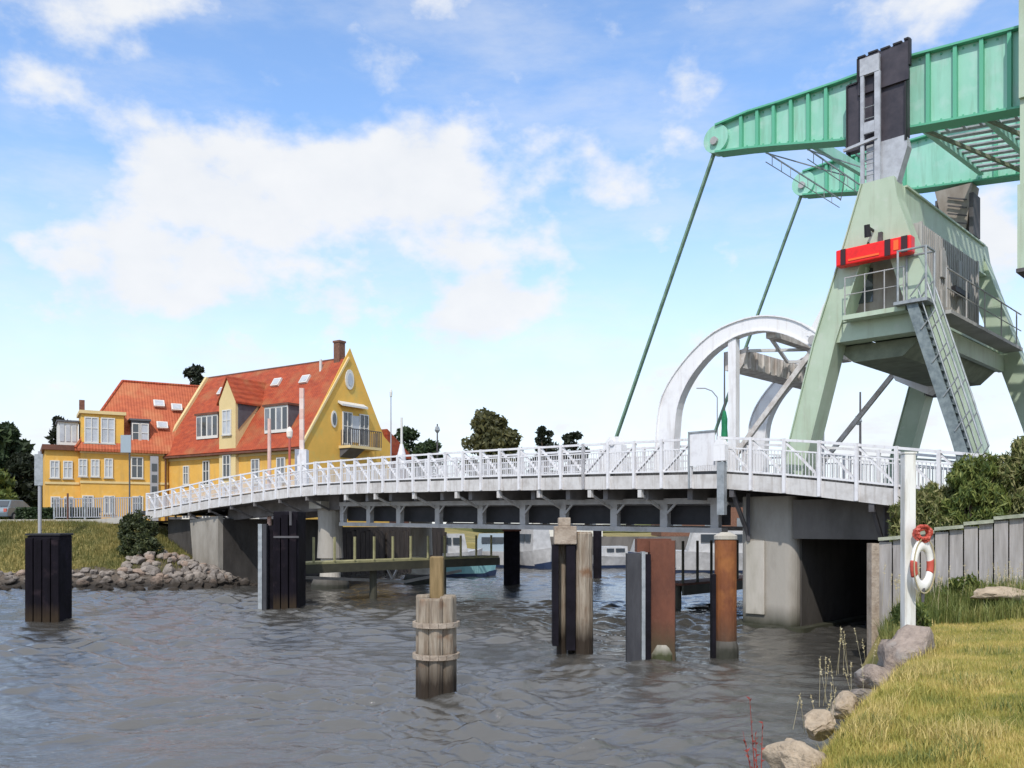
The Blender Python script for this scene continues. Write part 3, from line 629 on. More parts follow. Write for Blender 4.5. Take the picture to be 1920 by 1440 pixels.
pier = bthing('bridge_pier', 'tall grey concrete pier with rounded foot beneath the green tower', 'bridge pier', -.9, 4.6, 0)
def rpoly(s0, s1, w0, w1, r, z0, z1, mb, n=5):
    pts = []
    for cs, cw, a0 in ((s1-r, w1-r, 0), (s0+r, w1-r, 90), (s0+r, w0+r, 180), (s1-r, w0+r, 270)):
        for i in range(n+1):
            t = R(a0+90*i/n); pts.append((cs+r*math.cos(t), cw+r*math.sin(t)))
    mb.prism([B(a, b, z0) for a, b in pts], (0, 0, z1-z0)); return mb
rpoly(-1.75, .0, 1.1, 8.4, .28, -1.8, 3.85, MB()).build('pier_shaft', 'concrete', pier, bevel=.02)
m = MB(); m.bb(-1.752, -1.80, 1.45, 8.1, -1.2, 3.3); m.build('shade_facing', 'concrete_shaded', pier)  # dark sheet on the recess side, shade put in as colour
rpoly(-2.1, .30, .75, 8.8, .35, -1.8, .10, MB()).build('footing', 'concrete', pier)
rpoly(-.85, -.25, 1.02, 1.09, .02, .4, 2.55, MB()).build('buttress', 'concrete_pale', pier)
lp = bthing('bridge_pier', 'slim pale concrete pier where the left approach meets the opening span', 'bridge pier', 21.9, 4.6, 0)
for w in (1.75, 7.4):
    c = B(22.0, w, 0)
    m = MB(); m.lathe(c, [(.62, 1.45), (.58, 2.2), (.56, 3.0), (.60, 3.78)], n=20); m.build('column', 'concrete', lp, smooth=False)
    m = MB(); m.lathe(c, [(.62, .45), (.50, .5), (.44, 1.44)], n=20); m.build('column_foot', 'concrete_pale', lp)
    m = MB(); m.lathe(c, [(.95, -1.8), (.90, .2), (.80, .44)], n=20); m.build('footing', 'concrete_dark', lp)
m = MB(); m.bb(21.5, 22.5, .9, 8.3, 3.79, 4.12); m.build('cap_beam', 'concrete_pale', lp)

# ------------------------------------------------------------------ tower
tw = bthing('bridge_tower', 'pale green steel tower of two A frames standing over the road', 'tower', -4.35, 4.5, 4.2)
def legs(w0, w1):
    zb = 4.35
    LO = lambda z: -1.72-.318*(z-zb)*.93; 
    def lo(z): return float(np.interp(z, [4.35, 8.0, 10.0, 12.0], [-1.62, -2.60, -3.28, -3.92]))
    def li(z): return float(np.interp(z, [4.35, 8.0, 9.9], [-2.20, -3.18, -3.84]))
    def ro(z): return float(np.interp(z, [4.0, 8.14, 11.45], [-7.1, -5.85, -4.80]))
    def ri(z): return float(np.interp(z, [4.0, 8.0, 10.2], [-6.5, -5.22, -4.52]))
    a = MB()
    zs = [4.3, 6, 8.0, 9.9]
    for z0, z1 in zip(zs[:-1], zs[1:]): a.bp([(lo(z0), z0), (li(z0), z0), (li(z1), z1), (lo(z1), z1)], w0, w1)
    a.build('leg', 'sage_green', tw)
    a = MB()
    zs = [3.6, 6, 8.0, 9.9]
    for z0, z1 in zip(zs[:-1], zs[1:]): a.bp([(ro(z0), z0), (ri(z0), z0), (ri(z1), z1), (ro(z1), z1)], w0, w1)
    a.build('leg', 'sage_green', tw)
    a = MB(); a.bp([(lo(9.9), 9.903), (li(9.9), 9.903), (-4.05, 10.45), (ri(9.9), 9.903), (ro(9.9), 9.903), (-4.80, 11.45), (-4.72, 12.0), (lo(12), 12.0)], w0-.003, w1+.003); a.build('apex_plate', 'sage_green', tw)
    a = MB()      # edge flanges of the box legs
    for z0, z1 in ((4.3, 8.0), (8.0, 9.9)):
        a.beam(B(lo(z0)+.025, (w0+w1)/2, z0), B(lo(z1)+.025, (w0+w1)/2, z1), (w1-w0)+.10, .03, BU)
        a.beam(B(li(z0)-.025, (w0+w1)/2, z0), B(li(z1)-.025, (w0+w1)/2, z1), (w1-w0)+.10, .03, BU)
    a.beam(B(lo(9.9)+.025, (w0+w1)/2, 9.9), B(lo(12)+.025, (w0+w1)/2, 12), (w1-w0)+.10, .03, BU)
    a.build('leg_flange', 'sage_green', tw)
    a = MB(); a.bp([(-2.65, 7.92), (-5.25, 7.92), (-5.1, 8.42), (-3.0, 8.42)], w0+.04, w1-.04); a.build('platform_beam', 'sage_green', tw)
legs(.55, 1.15); legs(8.0, 8.6)
m = MB(); m.bb(-3.95, -4.78, 1.17, 7.98, 10.95, 11.85); m.build('top_crossbeam', 'sage_green', tw)
m = MB(); m.bb(-3.88, -4.84, 1.17, 7.98, 11.853, 11.90); m.bb(-3.88, -4.86, 1.17, 7.98, 10.90, 10.947); m.build('crossbeam_flange', 'sage_green', tw)
m = MB(); m.bb(-2.85, -3.0, 1.17, 7.98, 7.9, 8.42); m.bb(-5.2, -5.35, 1.17, 7.98, 7.80, 8.30); m.build('platform_edge', 'sage_green', tw)
m = MB(); m.bb(-3.01, -5.19, .56, 8.4, 8.43, 8.52); m.bb(-3.55, -5.15, .15, .54, 8.40, 8.52); m.build('platform', 'sage_green', tw)
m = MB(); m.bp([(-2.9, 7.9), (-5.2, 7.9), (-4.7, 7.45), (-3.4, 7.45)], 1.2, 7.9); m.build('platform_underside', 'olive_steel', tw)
m = MB(); m.bp([(-2.4, 7.75), (-2.3, 8.0), (-3.4, 8.0), (-4.0, 7.6), (-3.4, 7.2)], 6.95, 7.45); m.build('strut_gusset', 'white_paint', tw)
m = MB(); m.beam(B(-2.2, 1.3, 8.3), B(-3.55, 1.3, 10.5), .30, .26); m.build('tie_bar', 'white_paint', tw)
m = MB(); m.tube(B(-3.25, 8.3, 7.3), B(-3.25, 8.3, 7.9), .42, .5, 14); m.build('leg_collar', 'black_panel', tw)
# platform rail
m = MB()
for s in (-3.6, -4.12, -4.62, -5.1):
    m.tube(B(s, .18, 8.5), B(s, .18, 9.52), .016, n=6)
m.tube(B(-3.6, .18, 9.5), B(-5.1, .18, 9.5), .016, n=6); m.tube(B(-3.6, .18, 9.05), B(-5.1, .18, 9.05), .012, n=6)
m.build('platform_rail', 'grey_steel', tw)
m = MB()
for w in (1.0, 2.6, 4.2, 5.8, 7.4): m.tube(B(-5.85, w, 8.5), B(-5.85, w, 9.5), .02, n=6)
m.tube(B(-5.85, 1, 9.5), B(-5.85, 7.9, 9.5), .02, n=6); m.tube(B(-5.85, 1, 9.0), B(-5.85, 7.9, 9.0), .015, n=6); m.bb(-5.36, -5.9, 1.2, 7.9, 8.38, 8.47)
m.build('platform_rail', 'grey_steel', tw)
# cabin in the tower
cb = bthing('machine_cabin', 'grey brown clad machine cabin between the two green A frames', 'cabin', -4.1, 3.6, 8.5)
m = MB(); m.bb(-3.15, -5.12, 1.25, 6.0, 8.53, 10.88); 
m.build('cabin_wall', 'cabin_cladding', cb)
m = MB()
for w in np.arange(1.30, 5.98, .16): m.bb(-5.122, -5.15, w, w+.07, 8.50, 10.86)
m.bb(-5.123, -5.19, 1.20, 1.29, 8.5, 10.88); m.bb(-5.123, -5.19, 5.92, 6.03, 8.5, 10.88)
for w in (2.7, 4.1): m.bb(-5.153, -5.21, w, w+.30, 8.75, 9.4); m.bb(-5.153, -5.21, w, w+.30, 9.75, 10.5)
m.build('cladding_ribs', 'cabin_cladding', cb)
m = MB(); m.bb(-3.35, -4.75, 1.17, 1.245, 8.62, 10.1); m.build('cabin_door', 'brown_steel', cb)
m = MB(); m.bb(-3.45, -3.95, 1.13, 1.168, 9.0, 9.9); m.build('window', 'glass_dark', cb)
m = MB(); m.bb(-3.0, -5.3, 1.21, 6.2, 10.8, 10.89); m.build('cabin_roof', 'grey_steel', cb) if False else None
m = MB(); m.bb(-5.22, -5.34, 3.4, 4.6, 9.48, 9.62); m.build('wall_lamp', 'black_trim', cb)
# red sign box with dark divisions
rs = bthing('sign_box', 'bright red long box with dark divisions hung across the front of the green tower', 'sign box', -3.8, .3, 10.2)
m = MB(); m.bb(-3.36, -5.28, .16, .46, 9.84, 10.27); m.build('box', 'sign_red', rs, bevel=.03)
for s0, s1 in ((-3.50, -3.63), (-4.64, -4.78), (-5.05, -5.20)): m = MB(); m.bb(s0, s1, .135, .155, 9.85, 10.26); m.build('dark_panel', 'sign_dark', rs)
m = MB(); m.bb(-3.70, -4.5, .143, .157, 9.92, 9.97); m.build('orange_stripe', 'sign_orange', rs)
m = MB(); m.bb(-4.86, -4.98, .143, .157, 9.95, 10.2); m.build('orange_stripe', 'sign_orange', rs)
m = MB(); m.bb(-3.55, -3.65, .463, .56, 9.95, 10.1); m.bb(-4.35, -4.45, .463, .56, 9.95, 10.6); m.build('holder', 'dark_steel', rs)
# floodlight and camera on the tower apex
m = MB(); m.beam(B(-4.2, .55, 10.7), B(-4.2, .2, 10.7), .05, .05); m.tube(B(-4.2, .2, 10.45), B(-4.2, .12, 10.75), .09, .07, 10); t_ = m.build('floodlight', 'black_trim', None, label='small dark floodlight clamped above the red box on the tower', category='lamp')
# steep stair
st = bthing('access_stair', 'steep grey metal stair climbing the outside of the tower from the road', 'stair', -6.0, .3, 4.4)
def stringer(w): return MB().beam(B(-6.62, w, 4.35), B(-5.32, w, 8.62), .05, .26, BU)
stringer(.02).build('stringer', 'stair_metal', st); stringer(.50).build('stringer', 'stair_metal', st)
m = MB()
for i in range(20):
    t = (i+.5)/20; m.beam(B(-6.62+1.3*t, .05, 4.35+4.27*t), B(-6.62+1.3*t, .47, 4.35+4.27*t), .24, .03)
m.build('treads', 'stair_metal', st)
m = MB(); m.beam(B(-6.62, .26, 4.40), B(-5.32, .26, 8.67), .40, .02, BU); m.build('back_plate', 'metal_galv', st)
m = MB()
for w in (-.02, .54):
    m.tube(B(-6.95, w, 4.9), B(-5.68, w, 9.1), .024, n=6); m.tube(B(-6.78, w, 4.6), B(-5.52, w, 8.8), .016, n=6)
    for t in (0, .2, .4, .6, .8, 1): m.tube(B(-6.62+1.3*t, w, 4.4+4.27*t), B(-6.95+1.27*t, w, 4.9+4.2*t), .018, n=6)
m.build('handrail', 'metal_galv', st)
m = MB(); m.bb(-4.95, -5.75, -.1, .54, 8.50, 8.58)
for s, w in ((-5.05, -.08), (-5.72, -.08), (-5.05, .52), (-5.72, .52)): m.tube(B(s, w, 8.58), B(s, w, 9.85), .028, n=6)
m.tube(B(-5.05, -.08, 9.83), B(-5.72, -.08, 9.83), .028, n=6); m.tube(B(-5.72, -.08, 9.83), B(-5.72, .52, 9.83), .028, n=6); m.tube(B(-5.05, .52, 9.83), B(-5.72, .52, 9.83), .028, n=6)
m.build('landing', 'metal_galv', st)

# ------------------------------------------------------------------ balance beams
bl = bthing('balance_beam', 'mint green pair of tapering balance girders swung high above the tower', 'balance beam', -4, 4.3, 13.4)
G_TOP = [(.80, 15.18), (-.3, 15.24), (-1.2, 15.20), (-3.05, 15.17), (-4.63, 15.20), (-7.5, 14.93), (-11.5, 14.6)]
G_BOT = [(.80, 14.42), (-.3, 14.22), (-1.2, 14.03), (-3.05, 13.61), (-4.63, 13.42), (-7.5, 13.06), (-11.5, 12.6)]
G_T0, G_B0 = G_TOP, G_BOT
def gt(s): return float(np.interp(-s, [-a for a, b in G_TOP], [b for a, b in G_TOP]))
def gb(s): return float(np.interp(-s, [-a for a, b in G_BOT], [b for a, b in G_BOT]))
def girder(w, webm, dz=0):
    gt_, gb_ = globals()['gt'], globals()['gb']; G_TOP = [(p, q+dz) for p, q in G_T0]; G_BOT = [(p, q+dz) for p, q in G_B0]; gt = lambda s: gt_(s)+dz; gb = lambda s: gb_(s)+dz
    a = MB(); P = [p for p in G_TOP]+[p for p in G_BOT[::-1]]
    for i in range(len(G_TOP)-1):
        a.bp([G_TOP[i], G_TOP[i+1], G_BOT[i+1], G_BOT[i]], w-.09, w+.09)
    g = a.build('girder', webm, bl)
    a = MB(); 
    for L_, o in ((G_TOP, .03), (G_BOT, -.03)):
        for p, q in zip(L_[:-1], L_[1:]): a.beam(B(p[0], w, p[1]+o), B(q[0]-.01, w, q[1]+o), .52, .055, (0, 0, 1))
    a.build('flange', 'mint_rib', g)
    a = MB(); ss = [-.05, -.58, -1.1, -1.63, -2.15, -2.67]+[-5.37, -6.02, -6.63, -7.25, -7.9, -8.6, -9.3]
    for s in ss: a.bb(s-.045, s+.045, w-.22, w-.092, gb(s)+.01, gt(s)-.01); a.bb(s-.045, s+.045, w+.092, w+.22, gb(s)+.01, gt(s)-.01)
    a.build('rib', 'mint_rib', g)
    a = MB()
    for s in np.arange(-.2, -9.4, -.26):
        for z in (gb(s)+.07, gt(s)-.07): a.bb(s-.022, s+.022, w-.112, w-.0905, z-.022, z+.022)
    a.build('bolt_rows', 'mint_rib', g)
    a = MB(); a.tube(B(.80, w-.20, 14.80+dz), B(.80, w+.20, 14.80+dz), .42, n=28); a.build('tip_plate', 'mint_green', g)
    a = MB(); a.tube(B(.82, w-.30, 14.72+dz), B(.82, w+.30, 14.72+dz), .12, n=14); a.build('tip_pin', 'grey_steel', g)
    return g
girder(1.3, 'mint_green'); girder(7.2, 'mint_green', .30)
for s in (-1.9, -5.0, -6.5, -8.0, -9.6):
    a = MB(); z = gb(s)+.25; a.beam(B(s, 1.55, z), B(s, 6.95, z+.3), .14, .30); a.build('cross_member', 'mint_green', bl)
a = MB()
for s0, s1 in ((-5.0, -6.5), (-6.5, -8.0), (-8.0, -9.6)):
    a.beam(B(s0, 1.6, gb(s0)+.1), B(s1, 6.9, gb(s1)+.1), .07, .09)
a.build('diagonal_brace', 'olive_steel', bl)
a = MB()
for w in np.arange(1.75, 6.9, .45): a.beam(B(-5.05, w, gb(-5)+.44), B(-9.6, w, gb(-9.6)+.44), .20, .04)
for s in np.arange(-5.3, -9.5, -.42): a.beam(B(s, 1.6, gb(s)+.40), B(s, 3.0, gb(s)+.40), .07, .03)
a.build('grating', 'bracket_pale', bl)
# light lattice of inspection rails between the tips
a = MB()
for s in (-.6, -1.9, -3.0):
    a.beam(B(s, 1.55, gb(s)-.02), B(s, 6.9, gb(s)-.02), .03, .04)
for s0, s1 in ((-.6, -1.9), (-1.9, -3.0)):
    a.beam(B(s0, 1.6, gb(s0)-.05), B(s1, 4.2, gb(s1)-.05), .025, .03); a.beam(B(s1, 4.2, gb(s1)-.05), B(s0, 6.9, gb(s0)-.05), .025, .03)
for w in np.arange(2.0, 6.8, .6):
    for s in (-.6, -1.9): a.tube(B(s, w, gb(s)-.02), B(s, w, gb(s)-.32), .012, n=4)
a.tube(B(-.6, 1.6, gb(-.6)-.32), B(-.6, 6.8, gb(-.6)-.32), .014, n=5); a.tube(B(-1.9, 1.6, gb(-1.9)-.32), B(-1.9, 6.8, gb(-1.9)-.32), .014, n=5)
a.build('lattice', 'metal_galv', bl)
a = MB(); a.bb(-7.66, -11.0, .25, 1.0, 12.9, 15.6); a.bb(-7.63, -10.6, .25, 8.2, 8.95, 10.9); a.bb(-7.66, -9.8, .35, 1.04, 10.903, 12.897); a.build('counterweight', 'sage_green', bl)
a = MB(); a.bb(-7.61, -10.65, .22, 8.25, 8.86, 8.947) ; a.build('counterweight_band', 'dark_steel', bl)
# pivot housings
for w, mt in ((1.15, 'black_panel'), (7.3, 'brown_steel')):
    h = bthing('pivot_housing', 'stepped black steel pivot housing with a ladder frame on the near tower apex' if w < 5 else 'brown steel pivot bearing under the far green girder', 'machine housing', -4, w, 12)
    if w < 5:
        a = MB(); a.bb(-3.42, -4.95, .80, 1.04, 13.05, 14.80); a.bb(-3.72, -4.93, .803, 1.037, 14.803, 15.0)
        a.build('housing', mt, h)
        a = MB()      # stepped upper plates
        for s0, s1, z1 in ((-3.72, -3.98, 15.42), (-3.98, -4.30, 15.44), (-4.30, -4.62, 15.42), (-4.62, -4.92, 15.43), (-4.92, -5.03, 15.46)): a.bb(s0, s1, .72, .795, 14.45, z1)
        a.build('upper_plate', 'black_panel', h)
        a = MB()
        for s0, s1, z1 in ((-3.72, -3.92, 15.42), (-4.0, -4.25, 15.44), (-4.32, -4.56, 15.42), (-4.64, -4.86, 15.43), (-4.92, -5.03, 15.46)): a.bb(s0, s1, .69, .82, z1+.003, z1+.05)
        a.bb(-3.70, -3.73, .69, .82, 14.8, 15.42); a.bb(-5.03, -5.07, .69, .82, 14.8, 15.48); a.bb(-3.38, -3.42, .76, 1.0, 13.0, 14.83); a.bb(-4.93, -4.97, .70, .79, 12.9, 14.4); a.bb(-3.42, -3.72, .76, 1.0, 14.81, 14.85)
        a.build('edge_trim', 'black_trim', h)
        a = MB(); a.bp([(-3.95, 11.85), (-4.72, 11.85), (-5.0, 12.75), (-4.94, 13.04), (-3.95, 13.04)], .72, 1.03); a.build('bearing_bracket', 'bracket_pale', h)
        a = MB(); a.bb(-3.85, -3.94, .56, .64, 12.0, 14.95); a.bb(-4.22, -4.36, .56, .64, 12.0, 14.85); a.bb(-3.84, -4.34, .55, .65, 14.853, 15.30); a.bb(-3.945, -4.215, .56, .63, 13.3, 13.6)
        a.build('ladder_frame', 'bracket_pale', h)
        for k in range(7): z = 12.2+.3*k; a = MB(); a.tube(B(-3.94, .6, z), B(-4.22, .6, z), .012, n=5); a.build('rung', 'metal_galv', h)
        a = MB(); a.beam(B(-3.40, .56, 13.02), B(-4.3, .56, 13.12), .07, .07); a.build('guard_bar', 'bracket_pale', h)
    else:
        a = MB(); a.hexa([B(-4.0, 7.0, 11.9), B(-4.5, 7.0, 11.9), B(-4.5, 7.5, 11.9), B(-4.0, 7.5, 11.9)], [B(-3.65, 6.9, 13.6), B(-4.75, 6.9, 13.6), B(-4.75, 7.6, 13.6), B(-3.65, 7.6, 13.6)]); a.build('bearing_bracket', mt, h)
        a = MB(); a.bb(-4.66, -4.78, 6.9, 7.6, 12.0, 13.3); a.bb(-3.66, -3.72, 6.9, 7.6, 12.9, 13.3)
        for k in range(5): a.beam(B(-4.6, 6.86, 12.1+.25*k), B(-4.05, 6.86, 12.3+.25*k), .04, .04)
        a.build('lattice', 'dark_steel', h)
# lifting rods
for w, lab in ((1.3, 'near long slanting green lifting rod from the girder tip to the bridge deck'), (7.2, 'far slanting green lifting rod passing behind the white arch')):
    r = bthing('lifting_rod', lab, 'rod', 4.6, w, 5.8, 'lifting rods')
    a = MB(); a.beam(B(4.72, w-.05, 5.86), B(.86, w-.05, 14.62+(.3 if w > 5 else 0)), .07, .12, BN); a.build('rod', 'rod_green', r)
    a = MB(); a.beam(B(4.80, w+.06, 5.86), B(.94, w+.06, 14.62+(.3 if w > 5 else 0)), .05, .05, BN); a.build('rod', 'sage_green', r)

# ------------------------------------------------------------------ small things on the bridge
# signal flag pole by the arch
fp = bthing('flag_pole', 'thin dark pole with a furled dark green flag in front of the white arch', 'flagpole', -.05, .3, 4.5)
MB().tube(B(-.0, .25, 4.6), B(-.0, .25, 8.05), .030, .02, 8).build('pole', 'dark_steel', fp)
a = MB(); a.lathe(B(-.0, .25, 5.25), [(.02, 0), (.08, .12), (.10, .35), (.085, .6), (.09, .85), (.05, 1.05), (.03, 1.1)], n=9); a.build('flag', 'flag_green', fp)
# white control box and outlined panel
cbx = bthing('control_box', 'white metal control box on a grey post at the railing over the pier', 'control box', -.05, -.15, 3.5)
a = MB(); a.bb(.05, -.32, -.28, -.08, 4.85, 5.30); a.bp([(.05, 5.303), (-.32, 5.303), (-.24, 5.46), (-.03, 5.46)], -.28, -.08); a.build('box', 'white_paint', cbx)
a = MB(); a.bb(-.05, -.28, -.26, -.1, 3.3, 4.82); a.build('post', 'metal_galv', cbx)
pn = bthing('notice_board', 'pale outlined board fixed above the bridge railing next to the control box', 'board', .6, -.1, 4.2)
a = MB(); a.bb(.97, .12, -.10, -.06, 4.75, 5.72); a.build('board', 'rail_white', pn)
a = MB(); a.bb(1.0, .95, -.13, -.05, 4.1, 5.76); a.bb(1.0, .10, -.13, -.05, 5.723, 5.77); a.build('frame', 'metal_galv', pn)
def lamp_thing(px, ytop, ybot, Y, label, pole, head, hz, r=.05):
    p0 = at(px, ybot, Y); p1 = at(px, ytop, Y); t = thing('street_lamp', label, 'street lamp', p0)
    MB().tube(p0, p1, r, r*.8, 10).build('pole', pole, t)
    if hz:
        c = p1; a = MB(); a.lathe(c, [(r*.6, -.02), (r*1.9, .08), (r*2.3, .35), (r*1.6, .5), (.03, .6)], n=12); a.build('lamp_head', head, t)
    return t
lamp_thing(543, 822, 980, 45.5, 'red poled lantern lamp with pale glass behind the white railing', 'pole_red', 'lamp_glass', True, .075)
lamp_thing(505, 785, 985, 46, 'short pinkish pole lamp before the right roof dormer', 'pole_pink', 'window_white', False, .11)
lamp_thing(733, 745, 900, 60, 'very thin tall grey lamp post right of the yellow gable', 'pipe_grey', 'window_white', True, .045)
def barrier(px, y0, y1, Y, label, group=None):
    base = at(px, 985, Y); t = thing('road_barrier', label, 'barrier', (base.x, Y, 3.9), 0, group)
    p0 = at(px, y1, Y); p1 = at(px, y0, Y); n = 6
    a = MB()
    for i in range(0, n, 2): a.beam(p0.lerp(p1, i/n), p0.lerp(p1, (i+1)/n), .22, .22)
    a.build('boom', 'boom_pale', t)
    a = MB()
    for i in range(1, n, 2): a.beam(p0.lerp(p1, i/n), p0.lerp(p1, (i+1)/n), .22, .22)
    a.build('boom_stripe', 'pole_pink', t)
    b = Vector((p0.x, p0.y, 3.9)); a = MB(); a.box(b.x-.3, b.x+.3, b.y-.3, b.y+.3, 3.9, p0.z+.05); a.build('barrier_housing', 'rail_white', t)
barrier(566, 728, 845, 46.5, 'raised pink and white road barrier boom in front of the tiled roof')
fl = thing('signal_mast', 'slim white mast with a flared base on the bridge right of the yellow gable', 'mast', at(753, 880, 42))
a = MB(); a.tube(at(753, 880, 42), at(753, 783, 42), .07, .05, 8); a.build('mast', 'window_white', fl); a = MB(); a.lathe(at(753, 880, 42), [(.22, 0), (.20, .7), (.1, 1.1), (.08, 1.2)], n=10); a.build('base', 'rail_white', fl)
for px, y0, Y, lab in ((820, 795, 70, 'thin grey boat mast sticking up left of the round tree'), (1613, 735, 48, 'thin dark mast with a small lantern seen between the tower legs')):
    t = thing('mast', lab, 'mast', at(px, 930, Y)); a = MB(); a.tube(at(px, 930, Y), at(px, y0, Y), .09, .05, 8); a.build('pole', 'dark_steel', t)
    a = MB(); a.lathe(at(px-(4 if px > 1000 else 0), y0+55 if px > 1000 else y0+12, Y), [(.08, -.2), (.22, .0), (.14, .3)], n=8); a.build('lantern', 'metal_galv', t)
# curved grey street lamp far behind the arch
t = thing('street_lamp', 'pale curved double arm street lamp seen through the white arch', 'street lamp', at(1345, 930, 70))
a = MB(); a.tube(at(1345, 930, 70), at(1345, 745, 70), .09, .05, 8); P = [at(1345, 745, 70), at(1335, 733, 70), at(1322, 728, 70), at(1306, 728, 70)]
for p, q in zip(P[:-1], P[1:]): a.tube(p, q, .05, n=6)
a.build('pole', 'pipe_grey', t)
# a pedestrian-free road: low white barrier wall between footpath and road
# ------------------------------------------------------------------ piles, dolphins, fenders
def ring_piles(c, r, n, pr, z0, z1, m, t, jitter=.1, sq=1.0):
    for i in range(n):
        a_ = 2*math.pi*i/n+.3; x = c.x+r*math.cos(a_); y = c.y+r*math.sin(a_)*sq; zz = z1+rr.uniform(-jitter, jitter)
        a = MB(); k = Vector((x, y, z0)); N_ = 10; pv = []
        a.lathe(k, [(pr*1.06, 0), (pr, (zz-z0)*.5), (pr*.97, zz-z0-.03), (pr*.86, zz-z0)], n=12); a.build('pile', m, t)
d1 = thing('mooring_dolphin', 'grey weathered bundle of timber piles with bands, standing foremost in the water', 'mooring dolphin', (-1.31, 15.2, 0))
ring_piles(Vector((-1.31, 15.2, 0)), .235, 7, .125, -1.2, 1.78, 'pile_wood', d1, .035)
a = MB(); a.lathe(Vector((-1.31, 15.2, -1.2)), [(.16, 0), (.16, 2.9)], n=10); a.build('pile', 'pile_wood', d1)
a = MB(); a.box(-1.43, -1.19, 15.25, 15.50, 1.6, 2.46); a.build('tall_post', 'post_wood', d1, bevel=.03)
for z in (1.30, .76):
    a = MB(); n = 18
    for i in range(n):
        t0 = 2*math.pi*i/n; t1 = 2*math.pi*(i+1)/n; f_ = .385
        a.beam((-1.31+f_*math.cos(t0), 15.2+f_*math.sin(t0), z), (-1.31+f_*math.cos(t1), 15.2+f_*math.sin(t1), z), .05, .085)
    a.build('band', 'band_wood', d1)
d2 = thing('mooring_dolphin', 'big black box shaped dolphin standing alone in the water at far left', 'mooring dolphin', (-14.66, 28, 0))
a = MB(); a.prism([(-15.22, 27.6, -1.2), (-14.14, 27.5, -1.2), (-14.12, 28.2, -1.2), (-14.4, 28.8, -1.2), (-15.2, 28.9, -1.2)], (0, 0, 3.88)); a.build('fender_body', 'rubber_black', d2, bevel=.04)
for k in range(4): x = -15.05+.27*k; a = MB(); a.box(x-.12, x+.12, 27.40, 27.495, -.6, 2.60-.05*(k % 2)); a.build('fender_plank', 'rubber_worn', d2, bevel=.015)
a = MB(); a.prism([(-15.25, 27.56, 2.684), (-14.11, 27.46, 2.684), (-14.08, 28.22, 2.684), (-14.38, 28.86, 2.684), (-15.24, 28.95, 2.684)], (0, 0, .06)); a.build('top_plate', 'black_trim', d2)
# left channel dolphin, purple black
d3 = thing('mooring_dolphin', 'dark purplish black steel dolphin in front of the left bridge span', 'mooring dolphin', (-8.2, 31.6, 0))
a = MB(); a.box(-8.55, -7.66, 31.5, 32.7, -1.2, 3.5); a.build('steel_box', 'rubber_black', d3, bevel=.03)
for k, x in enumerate((-8.98, -8.82)):
    a = MB(); a.box(x-.07, x+.07, 31.35, 31.6, -.2, 3.05); a.build('fender_plank', 'rubber_grey' if k else 'metal_galv', d3)
a = MB(); a.box(-9.0, -8.56, 31.61, 32.4, -.4, 3.0); a.build('fender_body', 'rubber_black', d3)
for x in (-8.40, -8.12, -7.82): a = MB(); a.box(x-.12, x+.12, 31.40, 31.495, -.5, 3.3+.1*math.sin(x*9)); a.build('fender_plank', 'rubber_worn', d3)
a = MB(); a.tube((-7.9, 31.4, 3.0), (-7.9, 31.4, 3.5), .05, n=6); a.box(-8.5, -7.6, 31.36, 31.395, 2.55, 2.62); a.build('cleat', 'dark_steel', d3)
d4 = thing('mooring_dolphin', 'timber and black rubber dolphin with a square timber cap before the opening span', 'mooring dolphin', (1.42, 20.6, 0))
def pile(x, y, r, z, m, t, n=12): a = MB(); a.lathe(Vector((x, y, -1.2)), [(r*1.05, 0), (r, (z+1.2)*.6), (r*.95, z+1.15), (r*.8, z+1.2)], n=n); return a.build('pile', m, t)
pile(1.68, 20.6, .215, 2.85, 'pile_wood', d4); pile(1.18, 20.9, .12, 2.55, 'pile_wood', d4); pile(1.5, 21.1, .17, 2.6, 'pile_wood', d4)
a = MB(); a.box(.94, 1.08, 20.4, 20.9, .2, 2.55); a.build('fender_plank', 'rubber_black', d4); a = MB(); a.box(1.26, 1.47, 20.4, 20.75, .1, 2.55); a.build('fender_plank', 'rubber_black', d4)
a = MB(); a.box(.98, 1.50, 20.35, 20.85, 2.56, 2.98); a.box(1.08, 1.36, 20.4, 20.8, 2.98, 3.18); a.build('timber_cap', 'band_wood', d4, bevel=.02)
d5 = thing('mooring_dolphin', 'rust red steel pile faced with grey and black fender boards', 'mooring dolphin', (3.1, 19.6, 0))
a = MB(); a.prism([(3.06, 19.5, -1.2), (3.60, 19.45, -1.2), (3.68, 19.8, -1.2), (3.60, 20.1, -1.2), (3.1, 20.1, -1.2)], (0, 0, 3.86)); a.build('steel_pile', 'rust_brown', d5)
a = MB(); a.box(2.79, 3.55, 19.62, 20.0, 2.40, 2.70); a.build('pile_cap', 'rust_brown', d5)
a = MB(); a.box(2.53, 2.84, 19.35, 19.6, -.3, 2.38); a.build('fender_board', 'rubber_grey', d5); a = MB(); a.box(2.85, 2.93, 19.33, 19.6, -.3, 2.42); a.build('fender_board', 'metal_galv', d5); a = MB(); a.box(2.94, 3.055, 19.36, 19.6, -.3, 2.36); a.build('fender_board', 'rubber_black', d5)
a = MB(); a.lathe(Vector((3.34, 19.7, -1.2)), [(.34, 0), (.33, 1.35), (.25, 1.55)], n=12); a.build('pile_foot', 'concrete_pale', d5)
d6 = thing('mooring_dolphin', 'orange rusted round steel pile close to the concrete tower pier', 'mooring dolphin', (4.82, 19.9, 0))
a = MB(); a.lathe(Vector((4.83, 19.9, -1.2)), [(.245, 0), (.245, 3.86), (.22, 3.88)], n=20); a.build('steel_pile', 'rust', d6, smooth=False)
a = MB(); a.lathe(Vector((4.83, 19.9, 2.685)), [(.26, 0), (.26, .08), (.1, .16)], n=20); a.build('pile_cap', 'concrete_pale', d6)
